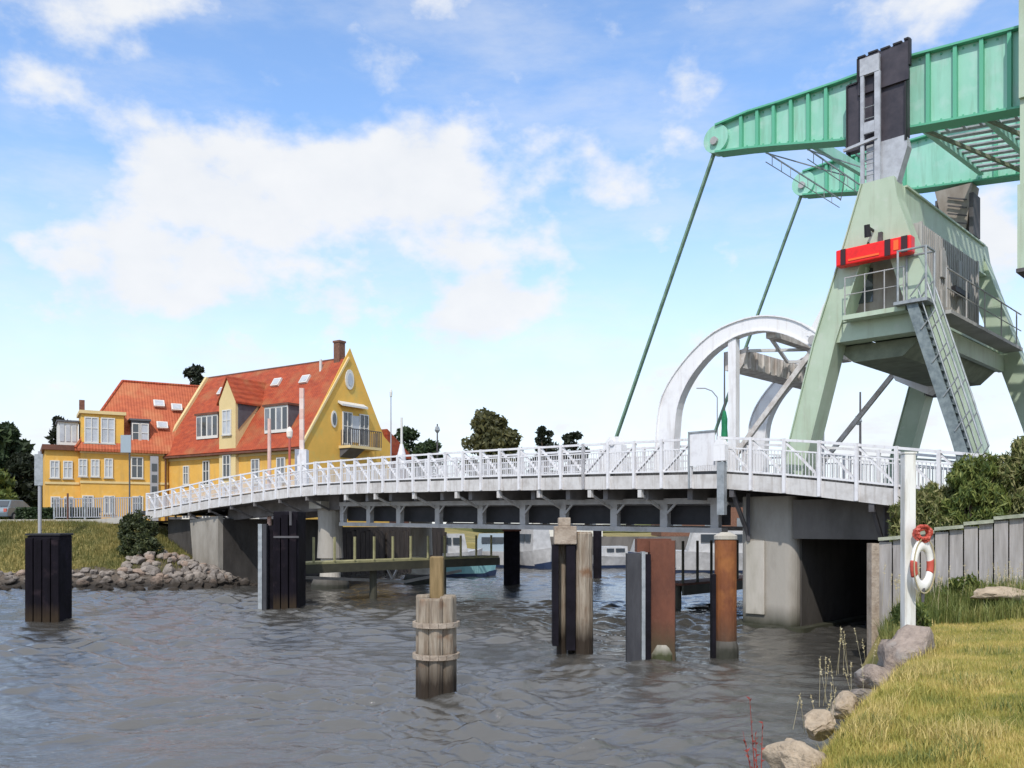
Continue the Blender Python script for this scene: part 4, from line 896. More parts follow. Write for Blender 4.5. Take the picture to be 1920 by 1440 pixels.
a = MB(); a.box(4.50, 4.58, 19.75, 20.0, -.3, 1.9); a.build('fender_board', 'rubber_black', d6)
a = MB(); a.lathe(Vector((4.83, 19.9, -1.2)), [(.30, 0), (.29, 1.45), (.25, 1.6)], n=16); a.build('pile_foot', 'concrete_dark', d6)
d7 = thing('mooring_dolphin', 'black pile at the far end of the yellow fender walkway', 'mooring dolphin', (0, 44.6, 0))
a = MB(); a.box(-.42, .40, 44.2, 45, -1.2, 2.7); a.build('steel_box', 'rubber_black', d7, bevel=.03); a = MB(); a.box(-.48, .46, 44.1, 45.1, 2.703, 2.8); a.build('top_plate', 'rust_brown', d7)
d8 = thing('mooring_dolphin', 'slim black pile in the channel beyond the timber capped dolphin', 'mooring dolphin', (4.8, 49.5, 0))
a = MB(); a.lathe(Vector((4.8, 49.5, -1.2)), [(.24, 0), (.24, 3.9), (.2, 3.95)], n=12); a.build('steel_pile', 'rubber_black', d8)
# fender walkways along the channel
def ch(c, a_, b_, z): return Vector((c[0]+.691*a_-.723*b_, c[1]+.723*a_+.691*b_, z))      # a along the channel, b away from it
def walkway(c, ln, z, label, yel, dark, posts=True, wd=1.1, rail_h=.95):
    t = thing('fender_walkway', label, 'walkway', (c[0], c[1], 0), 0)
    P = lambda a_, b_, zz: ch(c, a_, b_, zz)
    a = MB(); a.box(0, ln, 0, wd, z-.08, z, P); a.build('deck_boards', yel, t)
    a = MB(); a.box(0, ln, -.06, .02, z-.42, z-.083, P); a.box(0, ln, wd-.1, wd, z-.42, z-.083, P); a.build('edge_beam', dark, t)
    n = int(ln/.95)+1
    for i in range(n):
        x = min(ln-.05, i*.95+.05); a = MB(); a.box(x-.035, x+.035, -.03, .04, z+.003, z+rail_h, P); a.build('post', yel if posts else dark, t)
    for i in range(0, n, 4):
        x = min(ln-.2, i*.95+.3); a = MB(); a.tube(P(x, .4, -1.2), P(x, .4, z-.08), .15, n=10); a.build('pile', dark, t)
    return t
walkway((-8.2, 32.6), 11.0, 1.60, 'yellowish fender walkway with short posts running through under the bridge', 'walkway_yellow', 'walkway_dark')
mm = MB(); cc = (-8.2, 33.2)
mm.beam(ch(cc, 1.0, 1.0, .95), ch(cc, 4.0, 1.0, .72), .10, .12); mm.beam(ch(cc, 4, 1, .72), ch(cc, 6.2, 1, .55), .10, .12); mm.beam(ch(cc, 6.2, 1, .55), ch(cc, 9.5, 1, .9), .1, .12)
mm.beam(ch(cc, 5.4, .9, .7), ch(cc, 5.0, .9, 1.35), .08, .08); mm.beam(ch(cc, 5.4, .9, .7), ch(cc, 5.8, .9, 1.35), .08, .08)
mm.build('chain_guard', 'grey_steel', None, label='thin grey guard bar with a small V bracket below the yellow walkway', category='guard bar')
walkway((6.0, 31.0), 12, .95, 'rusty brown fender walkway between the two rust coloured piles', 'rust_brown', 'walkway_dark', posts=False, rail_h=1.5)

# quays
qt = thing('quay_wall', 'dark timber faced quay wall along the left side of the channel behind the bridge', 'quay wall', (-9, 54, 0))
qp = [(-15.6, 48.1), (-8.4, 55.6), (-5.1, 59.1), (-9.2, 66)]
a = MB(); b = MB()
for p, q in zip(qp[:-1], qp[1:]):
    d = Vector((q[0]-p[0], q[1]-p[1], 0)).normalized(); nn = Vector((d.y, -d.x, 0)); ln = math.hypot(q[0]-p[0], q[1]-p[1]); P = Vector((p[0], p[1], 0))+nn*.8
    n = int(ln/.35)
    for i in range(n): a.hexa([P+d*(i*.35), P+d*(i*.35+.32), P+d*(i*.35+.32)-nn*.12, P+d*(i*.35)-nn*.12][::1], [x+Vector((0, 0, 2.55+.08*(i % 3))) for x in (P+d*(i*.35), P+d*(i*.35+.32), P+d*(i*.35+.32)-nn*.12, P+d*(i*.35)-nn*.12)])
    b.hexa([P-nn*.15+Vector((0, 0, -1)), P+d*ln-nn*.15+Vector((0, 0, -1)), P+d*ln-nn*1.8+Vector((0, 0, -1)), P-nn*1.8+Vector((0, 0, -1))], [P-nn*.15+Vector((0, 0, 2.9)), P+d*ln-nn*.15+Vector((0, 0, 2.9)), P+d*ln-nn*1.8+Vector((0, 0, 2.9)), P-nn*1.8+Vector((0, 0, 2.9))])
a.build('planks', 'quay_timber', qt); b.build('quay_backing', 'quay_timber', qt)
qt = thing('quay_wall', 'long low far harbour quay wall behind the moored boats', 'quay wall', (20, 79, 0))
a = MB(); a.beam((-1, 77.6, .6), (26, 79.6, .6), .5, 2.8); a.beam((26, 79.6, .6), (71, 81.6, .6), .5, 2.8); a.build('wall', 'concrete_dark', qt)
# ------------------------------------------------------------------ boats
def boat(name, label, c, L_, Wd, H, rz, hullm, cabin=None, keel='boat_navy'):
    """lofted hull, pointed bow along +x of the boat"""
    t = thing(name, label, 'boat', c, rz, 'boats moored beyond the bridge'); Mx = WM[t.name]; P = lambda x, y, z: Mx@Vector((x, y, z))
    st_ = [(-.5, .80, 0), (-.3, .95, 0), (0, 1, .02), (.25, .82, .12), (.42, .42, .26), (.5, .03, .36)]
    def loft(zf, m, nm, par, z_lo, z_hi, sc0, sc1):
        a = MB(); vs = []; 
        for (x, wd, sh) in st_:
            zl = z_lo; zh = z_hi+sh*H*.8
            for y, z in ((-wd*sc1*Wd/2, zh), (-wd*sc0*Wd/2, zl), (wd*sc0*Wd/2, zl), (wd*sc1*Wd/2, zh)): vs.append(P(x*L_*(1 if z > .3 else .93), y, z))
        fs = [(0, 1, 2, 3)]+[(20, 23, 22, 21)]
        for i in range(5):
            for j in range(4): fs.append((i*4+j, i*4+(j+1) % 4, (i+1)*4+(j+1) % 4, (i+1)*4+j))
        a.add(vs, fs); return a.build(nm, m, par)
    loft(0, hullm, 'hull', t, .20, H, .78, 1.0)
    loft(0, keel, 'hull_stripe', t, -.3, .197, .6, .78)
    if cabin:
        for (x0, x1, wf, z0, z1, mt) in cabin:
            a = MB(); y = Wd*wf/2
            a.hexa([P(x0*L_, -y, H*z0), P(x1*L_, -y*.9, H*z0), P(x1*L_, y*.9, H*z0), P(x0*L_, y, H*z0)], [P(x0*L_, -y*.9, H*z1), P((x1-.05)*L_, -y*.75, H*z1), P((x1-.05)*L_, y*.75, H*z1), P(x0*L_, y*.9, H*z1)])
            cbn = a.build('cabin', mt, t)
            a = MB(); zz0 = H*(z0+(z1-z0)*.45); zz1 = H*(z0+(z1-z0)*.8)
            a.box(x0*L_+.25, (x0+(x1-x0)*.45)*L_, -y-.012, y+.012, zz0, zz1, P); a.box((x0+(x1-x0)*.52)*L_, (x1-.10)*L_, -y*.96-.012, y*.96+.012, zz0, zz1, P); a.build('window', 'glass_dark', cbn)
    return t
boat('rowing_boat', 'small turquoise open boat under the end of the yellow walkway', (-2.85, 51.5, 0), 4.0, 1.5, .72, R(12), 'boat_turquoise')
boat('motor_boat', 'white cabin cruiser with tall upright wheelhouse between the dark piles', (1.7, 62, 0), 4.6, 2.2, 1.15, R(-65), 'boat_white', [(-.3, .22, .75, 1.0, 2.35, 'boat_white')])
boat('motor_boat', 'low white motor boat with windscreen right of the timber capped dolphin', (6.9, 62.5, 0), 4.6, 1.9, .8, R(200), 'boat_white', [(-.25, .2, .7, 1.0, 1.9, 'boat_white')])
boat('motor_boat', 'white boat with cream superstructure seen between the rusty piles', (12.3, 56, 0), 8, 2.8, 1.3, R(175), 'boat_white', [(-.3, .15, .75, 1.0, 2.1, 'boat_white')])
boat('motor_boat', 'small white cabin boat moored behind the yellow walkway railing', (-4.4, 60.5, 0), 5.0, 2.1, 1.1, R(20), 'boat_white', [(-.2, .25, .7, 1.0, 2.2, 'boat_white')])
boat('motor_boat', 'white boat with canopy moored behind the end of the yellow walkway', (-1.9, 63.5, 0), 5.5, 2.2, 1.15, R(160), 'boat_white', [(-.35, .1, .75, 1.0, 2.1, 'sheet_blue')])
boat('motor_boat', 'dark hulled boat lying right beyond the slim black pile', (9.6, 64, 0), 6, 2.2, 1.0, R(185), 'boat_navy', [(-.3, .15, .7, 1.0, 2.0, 'boat_white')])
# low harbour sheds on the far quay
def shed(px0, px1, Y, z0, z1, d, wallm, roofm, label):
    x0 = (px0-960)*Y/F_PX; x1 = (px1-960)*Y/F_PX; t = thing('harbour_shed', label, 'shed', ((x0+x1)/2, Y, z0))
    a = MB(); a.box(x0, x1, Y, Y+d, z0, z1-.8); a.build('wall', wallm, t)
    a = MB(); a.prism([(x0-.2, Y-.2, z1-.8), (x0-.2, Y+d+.2, z1-.8), (x0-.2, Y+d/2, z1)], (x1-x0+.4, 0, 0)); a.build('roof', roofm, t)
    for i in range(3):
        x = x0+(x1-x0)*(i+.5)/3; a = MB(); a.box(x-.5, x+.5, Y-.05, Y-.003, z0+.9, z0+2.0); a.build('window', 'glass_mid', t)
shed(1000, 1130, 92, 1.8, 6.2, 7, 'window_white', 'brown_trim', 'white harbour shed with brown roof behind the moored boats')
shed(1240, 1420, 96, 1.8, 6.0, 7, 'brick_brown', 'roof_tile', 'brown harbour shed with tiled roof far behind the rusty piles')

# ------------------------------------------------------------------ the yellow house
HU = Vector((-.830, .557, 0)); HN = Vector((.557, .830, 0)); H0 = Vector((-14.5, 62, 0))
def Hh(a, b, z): return H0+HU*a+HN*b+Vector((0, 0, z))      # a along the facade to the left, b into the house
HR = math.atan2(-.557, .830)
house = thing('yellow_house', 'large yellow house with steep orange tiled roof, gable and balcony facing right', 'house', Hh(8, 4.3, 3.1), HR)
EZ, RZ, GW, HL = 9.0, 15.35, 8.6, 16.3
a = MB(); a.prism([Hh(0, 0, 2.8), Hh(0, GW, 2.8), Hh(0, GW, EZ), Hh(0, GW/2, RZ-.25), Hh(0, 0, EZ)], HU*HL); a.build('wall', 'yellow_plaster', house)
a = MB()    # gable skin, duller plaster, with raised verge
a.prism([Hh(-.06, -.02, 2.8), Hh(-.06, GW+.02, 2.8), Hh(-.06, GW+.25, EZ+.35), Hh(-.06, GW*.93, EZ+.95), Hh(-.06, GW/2, RZ+.85), Hh(-.06, -.18, EZ+.12)], HU*.055); a.build('gable_wall', 'gable_plaster', house)
def slope_pt(a_, t, off=0):        # on the camera side roof slope, t from eave 0 to ridge 1
    b = -.35+(GW/2+.35)*t; z = EZ-.55+(RZ-EZ+.55)*t; n = Vector((0, -(RZ-EZ+.55), (GW/2+.35))).normalized()
    return Hh(a_, b+n.y*off, z+n.z*off)
a = MB()
a.hexa([slope_pt(.0, 0), slope_pt(HL+.1, 0), slope_pt(HL+.1, 1), slope_pt(.0, 1)], [slope_pt(.0, 0, .16), slope_pt(HL+.1, 0, .16), slope_pt(HL+.1, 1, .16), slope_pt(.0, 1, .16)])
def slope_b(a_, t, off=0):
    p = slope_pt(0, t, off)-H0; b = p.dot(HN); z = p.z; return Hh(a_, GW-b, z)
a.hexa([slope_b(.0, 0), slope_b(HL+.1, 0), slope_b(HL+.1, 1), slope_b(.0, 1)], [slope_b(.0, 0, .16), slope_b(HL+.1, 0, .16), slope_b(HL+.1, 1, .16), slope_b(.0, 1, .16)])
roof = a.build('roof', 'roof_tile', house)
a = MB(); a.tube(Hh(0, GW/2, RZ+.12), Hh(HL+.1, GW/2, RZ+.12), .13, n=8); a.build('ridge_tiles', 'brown_trim', roof)
a = MB(); a.beam(slope_pt(-.1, 0, .22), slope_pt(-.1, 1, .22), .18, .14); a.build('verge', 'pale_plaster', roof)
a = MB(); a.beam(slope_pt(HL+.1, 0, .22), slope_pt(HL+.1, 1, .26), .30, .24); a.build('verge', 'pale_plaster', roof)
a = MB(); a.beam(slope_pt(.1, -.01, .05), slope_pt(HL, -.01, .05), .16, .14); a.build('gutter', 'brown_trim', roof)
a = MB(); a.box(.75, 1.35, GW/2-.3, GW/2+.3, RZ-.6, RZ+1.35, Hh); a.box(.70, 1.40, GW/2-.35, GW/2+.35, RZ+1.353, RZ+1.5, Hh); a.build('chimney', 'brick_brown', roof)
a = MB(); a.box(2.3, 2.45, 3.6, 3.75, RZ-1.6, RZ+.15, Hh); a.build('vent_pipe', 'window_white', roof)
def skylight(a0, t0, par, sp=slope_pt):
    w_, l_ = .42, .10; o = MB()
    o.hexa([sp(a0-w_, t0-.045, .17), sp(a0+w_, t0-.045, .17), sp(a0+w_, t0+.045, .17), sp(a0-w_, t0+.045, .17)], [sp(a0-w_, t0-.045, .34), sp(a0+w_, t0-.045, .34), sp(a0+w_, t0+.045, .34), sp(a0-w_, t0+.045, .34)])
    f_ = o.build('skylight', 'window_white', par); o = MB(); w_ -= .1
    o.hexa([sp(a0-w_, t0-.033, .343), sp(a0+w_, t0-.033, .343), sp(a0+w_, t0+.033, .343), sp(a0-w_, t0+.033, .343)], [sp(a0-w_, t0-.033, .36), sp(a0+w_, t0-.033, .36), sp(a0+w_, t0+.033, .36), sp(a0-w_, t0+.033, .36)])
    o.build('pane', 'glass_pale', f_)
for px, t0 in ((421, .78), (467, .80), (522, .80), (575, .79)):
    # slope coordinate under that bearing
    best = min((abs(960+F_PX*slope_pt(k*.1, t0).x/slope_pt(k*.1, t0).y-px), k*.1) for k in range(0, 163))[1]; skylight(best, t0, roof)
def a_for(px, b, z=8):
    return min((abs(960+F_PX*Hh(k*.05, b, z).x/Hh(k*.05, b, z).y-px), k*.05) for k in range(0, 340))[1]
def window(par, fr, a0, a1, z0, z1, b=0, panes=2, fm='window_white', pm='glass_mid', depth=.10, axis='a', arch_=False):
    """framed window standing a little proud of its wall; bars are in the frame"""
    t_ = .08; o = MB()
    Q = fr
    o.box(a0, a1, b-depth, b-.003, z0, z0+t_, Q); o.box(a0, a1, b-depth, b-.003, z1-t_, z1, Q)
    o.box(a0, a0+t_, b-depth, b-.003, z0+t_, z1-t_, Q); o.box(a1-t_, a1, b-depth, b-.003, z0+t_, z1-t_, Q)
    for i in range(1, panes): x = a0+(a1-a0)*i/panes; o.box(x-.03, x+.03, b-depth, b-.003, z0+t_, z1-t_, Q)
    o.box(a0+t_, a1-t_, b-depth+.01, b-.003, (z0+z1)/2+.12, (z0+z1)/2+.17, Q)
    f_ = o.build('window', fm, par); o = MB(); o.box(a0+t_, a1-t_, b-.045, b-.004, z0+t_, z1-t_, Q); o.build('pane', pm, f_); o = MB(); o.box(a0-.06, a1+.06, b-depth-.05, b-.003, z0-.08, z0-.003, Q); o.build('sill', 'kerb', f_)
    return f_
for px, w_, z0, z1 in ((350, .7, 6.2, 7.7), (388, .8, 6.1, 8.0), (433, .9, 6.1, 8.0), (480, .9, 6.1, 7.9), (528, .9, 6.1, 7.9)):
    c = a_for(px, 0, 7); window(house, Hh, c-w_/2, c+w_/2, z0, z1, 0, 2, pm='glass_dark' if px in (388, 433) else 'glass_mid')
for px in (350, 388, 433, 480):
    c = a_for(px, 0, 5); window(house, Hh, c-.45, c+.45, 3.5, 5.2, 0, 2)
def dormer(c, w_, z0, z1, b0, par, nw, sidem='slate_grey', flat=True):
    o = MB(); bb1 = lambda z: -.35+(GW/2+.35)*((z-(EZ-.55))/(RZ-EZ+.55))
    o.box(c-w_/2, c+w_/2, b0, bb1(z1)+.3, z0, z1, Hh); d = o.build('dormer', sidem, par)
    o = MB(); o.box(c-w_/2-.12, c+w_/2+.12, b0-.15, bb1(z1)+.6, z1+.003, z1+.16, Hh); o.build('dormer_roof', 'brown_trim' if sidem == 'slate_grey' else 'window_white', d)
    o = MB(); o.box(c-w_/2, c+w_/2, b0-.05, b0-.003, z0, z1, Hh); o.build('dormer_front', 'window_white', d)
    for i in range(nw):
        x0 = c-w_/2+w_*(i+.14)/nw; x1 = c-w_/2+w_*(i+.86)/nw; o = MB(); o.box(x0, x1, b0-.075, b0-.053, z0+.25, z1-.15, Hh); o.build('pane', 'glass_mid' if i % 2 else 'glass_dark', d)
dormer(a_for(391, .4, 10.5), 2.6, 9.75, 11.6, .28, roof, 4)
dormer(a_for(521, .4, 10.5), 2.5, 9.75, 11.7, .28, roof, 4)
for x in (.25, 8.2, HL-.2):
    o = MB(); o.tube(Hh(x, -.12, 3.0), Hh(x, -.12, 8.5), .06, n=8); o.build('downpipe', 'pipe_grey', house)
o = MB(); o.box(.02, HL-.02, -.06, -.003, 3.0, 3.7, Hh); o.build('plinth', 'slate_grey', house)
o = MB(); o.box(.02, HL-.02, -.07, -.003, 8.12, 8.32, Hh); o.build('cornice', 'pale_plaster', house)
# tall wall dormer with its own gable
c = a_for(431, -.1, 10)
o = MB(); o.prism([Hh(c-.95, -.32, 5.9), Hh(c+.95, -.32, 5.9), Hh(c+.95, -.32, 12.4), Hh(c, -.32, 14.0), Hh(c-.95, -.32, 12.4)], HN*3.4); wd = o.build('wall_dormer', 'pale_plaster', house)
o = MB(); 
for sg in (-1, 1):
    p0 = Hh(c, -.42, 14.12); p1 = Hh(c, 3.6, 14.12); q0 = Hh(c+sg*1.15, -.42, 12.1); q1 = Hh(c+sg*1.15, 2.4, 12.1)
    o.hexa([p0, q0, q1, p1], [p0+Vector((0, 0, .14)), q0+Vector((0, 0, .14)), q1+Vector((0, 0, .14)), p1+Vector((0, 0, .14))])
o.build('dormer_roof', 'roof_tile', wd)
o = MB(); o.prism([Hh(c-.953, -.1, 10.2), Hh(c-.953, 1.9, 12.3), Hh(c-.953, -.1, 12.3)], HU*(-.05)); o.build('dormer_side', 'slate_grey', wd)
window(wd, Hh, c-.5, c+.5, 9.8, 11.7, -.32, 2, pm='glass_pale'); window(wd, Hh, c-.45, c+.45, 6.6, 8.3, -.32, 2, pm='glass_dark')
# gable: windows, balcony door, balcony
def Gg(a_, b, z): return Hh(b, a_, z)       # along the gable = a, outwards = -b
def b_for(px, z=10): return min((abs(960+F_PX*Hh(-.1, k*.02, z).x/Hh(-.1, k*.02, z).y-px), k*.02) for k in range(0, 430))[1]
c = b_for(655); zc = 3+(985-712)*Hh(0, c, 0).y/F_PX
o = MB(); n = 20; o.prism([Gg(c+.44*math.cos(2*math.pi*i/n), -.17, zc+.75*math.sin(2*math.pi*i/n)) for i in range(n)], HU*.1); f_ = o.build('window', 'window_white', house)
o = MB(); o.prism([Gg(c+.25*math.cos(2*math.pi*i/n), -.20, zc+.48*math.sin(2*math.pi*i/n)) for i in range(n)], HU*.02); o.build('pane', 'glass_pale', f_)
c = b_for(626); o = MB(); zc = 3+(985-786)*Hh(0, c, 0).y/F_PX; o.prism([Gg(c+.28*math.cos(2*math.pi*i/n), -.15, zc+.62*math.sin(2*math.pi*i/n)) for i in range(n)], HU*.08); f_ = o.build('window', 'window_white', house); o = MB(); o.prism([Gg(c+.17*math.cos(2*math.pi*i/n), -.18, zc+.45*math.sin(2*math.pi*i/n)) for i in range(n)], HU*.02); o.build('pane', 'glass_dark', f_)
c0, c1 = b_for(641), b_for(690)
for cc_ in (b_for(651), b_for(682)):
    window(house, Gg, cc_-.5, cc_+.5, 9.0, 11.4, -.065, 2, pm='glass_dark')
o = MB(); o.box(c0+.9, c1-.9, -.12, -.063, 9.2, 11.2, Gg); o.build('door_panel', 'glass_pale', house)
o = MB(); o.prism([Gg(b_for(634), -.07, 12.0), Gg(b_for(634), -.55, 11.75), Gg(b_for(634), -.55, 11.9), Gg(b_for(634), -.07, 12.15)], HN*(b_for(682)-b_for(634))); o.build('awning', 'window_white', house)
w0_, w1_ = b_for(636), b_for(694)
o = MB(); o.box(w0_, w1_, -1.25, -.063, 8.65, 8.85, Gg); bal = o.build('balcony', 'pale_plaster', house)
o = MB()
for i in range(17): x = w0_+(w1_-w0_)*i/16; o.box(x-.02, x+.02, -1.25, -1.2, 8.853, 10.0, Gg)
for i in range(5): y = -1.25+1.15*i/5; o.box(w0_, w0_+.04, y, y+.04, 8.853, 10.0, Gg); o.box(w1_-.04, w1_, y, y+.04, 8.853, 10.0, Gg)
o.box(w0_, w1_, -1.27, -1.2, 10.003, 10.07, Gg); o.build('balcony_rail', 'dark_steel', bal)
o = MB(); o.prism([Gg(w0_+.1, -.07, 8.64), Gg(w0_+.1, -1.1, 8.64), Gg(w0_+.1, -.07, 8.0)], HN*1.6); o.build('balcony_bracket', 'slate_grey', bal)
# low annex behind the gable
o = MB(); o.box(.5, 6, GW+.05, GW+3.0, 2.8, 8.6, Hh); an = o.build('annex', 'brown_trim', house); o = MB(); o.prism([Hh(.2, GW+.1, 10.6), Hh(.2, GW+3.4, 8.4), Hh(.2, GW+.1, 8.4)], HU*6); o.build('annex_roof', 'roof_tile', an)

# left wing (a house of its own)
K0 = Vector((-27.6, 70.6, 0)); KU = Vector((-.87, -.49, 0)).normalized(); KN = Vector((-.49, .87, 0)).normalized()*1.0
def Kk(a_, b, z): return K0+KU*a_+KN*b+Vector((0, 0, z))
wing = thing('yellow_house', 'pale yellow left wing with hipped orange roof and a flat topped dormer', 'house', Kk(5, 4, 3.1), math.atan2(.49, .87))
KL = 6.3
o = MB(); o.box(0, KL, 0, 8.5, 2.8, 8.95, Kk); o.build('wall', 'yellow_plaster', wing)
o = MB(); o.box(KL+.003, KL+2.4, .6, 7.5, 2.8, 8.75, Kk); o.build('side_wall', 'yellow_plaster', wing)
o = MB(); o.box(KL+.003, KL+2.6, .3, 7.8, 8.753, 9.15, Kk); o.build('flat_roof', 'brown_trim', wing)
o = MB(); o.box(-.02, KL+.05, -.07, -.003, 6.25, 6.42, Kk); o.box(KL+.06, KL+2.42, .52, .597, 6.15, 6.32, Kk); o.box(-.02, KL+.05, -.1, -.003, 8.55, 8.93, Kk); o.build('string_course', 'pale_plaster', wing)
# roof with a hip at the left end
rz_ = 14.95; e = .4
o = MB(); P0 = Kk(-.5, -e, 8.9); P1 = Kk(KL+e, -e, 8.9); P2 = Kk(KL+e, 8.5+e, 8.9); P3 = Kk(-3, 8.5+e, 8.9); R0 = Kk(-3.4, 4.25, rz_); R1 = Kk(2.95, 4.25, rz_)
dz = Vector((0, 0, -.2))
o.add([P0, P1, P2, P3, R0, R1, P0+dz, P1+dz, P2+dz, P3+dz], [(0, 1, 5, 4), (1, 2, 5), (2, 3, 4, 5), (3, 0, 4), (6, 9, 8, 7), (0, 6, 7, 1), (1, 7, 8, 2), (2, 8, 9, 3), (3, 9, 6, 0)])
wr = o.build('roof', 'roof_tile_pale', wing)
o = MB(); o.tube(R0, R1, .12, n=8); o.tube(R1, P1, .11, n=8); o.build('ridge_tiles', 'roof_tile', wr)
def kslope(a_, t, off=0):
    b = -e+(4.25+e)*t; z = 8.9+(rz_-8.9)*t; nn = Vector((0, -(rz_-8.9), 4.25+e)).normalized(); return Kk(a_, b+nn.y*off, z+nn.z*off)
def ka(px, t): return min((abs(960+F_PX*kslope(k*.05, t).x/kslope(k*.05, t).y-px), k*.05) for k in range(-20, 180))[1]
for px, t in ((341, .62), (297, .66), (303, .34)): skylight(ka(px, t), t, wr, kslope)
def kx(px, b=0, z=7): return min((abs(960+F_PX*Kk(k*.05, b, z).x/Kk(k*.05, b, z).y-px), k*.05) for k in range(-20, 260))[1]
# flat dormer
d0, d1 = kx(232, .1, 10), kx(152, .1, 10)
o = MB(); o.box(d0, d1, .0, 3.2, 9.15, 11.6, Kk); dm = o.build('dormer', 'gable_plaster', wing); o = MB(); o.box(d0-.15, d1+.15, -.2, 3.6, 11.603, 11.85, Kk); o.build('dormer_roof', 'pale_plaster', dm)
o = MB(); o.box(d0-.1, d1+.1, -.22, 0, 9.0, 9.14, Kk); o.build('dormer_sill', 'brown_trim', dm)
for px in (172, 202): x = kx(px, 0, 10.4); window(dm, Kk, x-.5, x+.5, 9.35, 11.35, 0, 2, pm='glass_pale')
d0, d1 = kx(280, .3, 10), kx(246, .3, 10)
o = MB(); o.box(d0, d1, .35, 3, 9.3, 11.3, Kk); dm = o.build('dormer', 'slate_grey', wing); o = MB(); o.box(d0-.12, d1+.12, .2, 3.2, 11.303, 11.45, Kk); o.build('dormer_roof', 'slate_grey', dm)
window(dm, Kk, d0+.05, (d0+d1)/2, 9.3, 11.1, .35, 1, pm='glass_pale'); window(dm, Kk, (d0+d1)/2+.05, d1-.05, 9.3, 11.1, .35, 1, pm='glass_dark')
# white bay on the flat roof
o = MB(); o.box(KL+.1, KL+1.5, 1.2, 4, 9.153, 11.0, Kk); by = o.build('roof_room', 'window_white', wing); o = MB(); o.box(KL+.0, KL+1.6, 1.0, 4.2, 11.003, 11.13, Kk); o.build('roof_slab', 'slate_grey', by)
for i in range(3): o = MB(); o.box(KL+.22+.43*i, KL+.52+.43*i, 1.15, 1.197, 9.5, 10.8, Kk); o.build('window', 'glass_pale', by)
for px, w_, z0, z1, pm in ((155, .62, 6.75, 8.1, 'glass_pale'), (178, .62, 6.75, 8.1, 'glass_pale'), (204, .62, 6.7, 8.2, 'glass_pale'), (257, .9, 6.7, 8.4, 'glass_dark')):
    x = kx(px); window(wing, Kk, x-w_/2, x+w_/2, z0, z1, -.0, 2, pm=pm)
for px in (102, 127): x = kx(px, .6); window(wing, Kk, x-.33, x+.33, 6.6, 7.95, .6, 2, pm='glass_pale')
for px in (104, 128): x = kx(px, .6, 5); window(wing, Kk, x-.33, x+.33, 3.9, 5.2, .6, 2)
for px in (165, 205, 258): x = kx(px, 0, 5); window(wing, Kk, x-.4, x+.4, 3.9, 5.3, 0, 2)
o = MB(); x = kx(288); o.box(x-.35, x+.25, -.25, -.003, 3.1, 8.5, Kk); o.build('entrance_panel', 'pipe_grey', wing)
for k in range(4): o = MB(); o.box(x-.25, x+.15, -.28, -.253, 4.6+k*.9, 5.2+k*.9, Kk); o.build('window', 'glass_dark', wing)
o = MB(); x = kx(310); o.tube(Kk(x, -.12, 3), Kk(x, -.12, 8.8), .07, n=8); o.build('downpipe', 'brown_trim', wing)
o = MB(); x = KL-.6; o.box(x, x+.4, 5.2, 5.6, 9.2, 13.3, Kk); o.build('chimney', 'brick_brown', wing)
# small brick house behind the left trees
bh = thing('brick_house', 'small red brown house half hidden behind the dark left trees', 'house', (-58, 104, 3.1))
o = MB(); o.box(-63, -51, 102, 110, 3.0, 7.4); o.build('wall', 'brick_brown', bh); o = MB(); o.prism([(-63.4, 101.5, 7.4), (-63.4, 110.5, 7.4), (-63.4, 106, 10.8)], (12.8, 0, 0)); o.build('roof', 'brown_trim', bh)
window(bh, lambda x, y, z: Vector((x, y, z)), -60, -58.8, 4.6, 6.2, 102, 2); window(bh, lambda x, y, z: Vector((x, y, z)), -55, -53.8, 4.6, 6.2, 102, 2)

# ------------------------------------------------------------------ road, verge, street furniture on the left bank
m = MB(); pts = [(-11.0, 58.6), (-24.2, 53.2), (-34, 53.6), (-60, 55.0), (-60, 66), (-34, 65), (-22.5, 60.3), (-14.0, 64)]
m.prism([(x, y, 3.16) for x, y in pts][::-1], (0, 0, .12)); m.build('road', 'asphalt', kind='structure')
m = MB(); q = [(-21.6, 51.6, 3.40), (-25.0, 52.6, 3.22), (-34, 53.1, 3.2), (-60, 54.5, 3.2)]
for p, r_ in zip(q[:-1], q[1:]): m.beam((p[0], p[1], p[2]-.03), (r_[0], r_[1], r_[2]-.03), .35, .35)
m.build('kerb', 'kerb', kind='structure')
sr = thing('street_railing', 'grey bar railing along the road left of the bridge end', 'railing', (-24, 52.5, 3.2))
P_ = [(-21.9, 51.8), (-24.0, 52.9), (-26.2, 54.0), (-28.6, 55.0)]
o = MB(); pst = []
for (x0, y0), (x1, y1) in zip(P_[:-1], P_[1:]):
    o.beam((x0, y0, 4.65), (x1, y1, 4.65), .05, .06); o.beam((x0, y0, 3.5), (x1, y1, 3.5), .04, .05)
    for i in range(12): t = i/12; x = x0+(x1-x0)*t; y = y0+(y1-y0)*t; o.box(x-.03, x+.03, y-.02, y+.02, 3.5, 4.64)
o.build('rail_bars', 'pipe_grey', sr)
for x, y in P_: o = MB(); o.box(x-.05, x+.05, y-.05, y+.05, 3.1, 4.75); o.build('post', 'metal_galv', sr)
t = thing('road_sign', 'back of a tall grey road sign on a pale post at far left', 'road sign', (-24.9, 46.4, 2.7))
o = MB(); o.tube((-24.9, 46.4, 2.5), (-24.9, 46.4, 6.9), .09, n=10); o.build('post', 'pipe_grey', t)
o = MB(); o.box(-25.12, -24.68, 46.28, 46.31, 5.1, 6.75); o.build('sign_plate', 'metal_galv', t)
t = thing('road_sign', 'square blue grey sign plate on a thin pole before the pale wing', 'road sign', at(243, 975, 53))
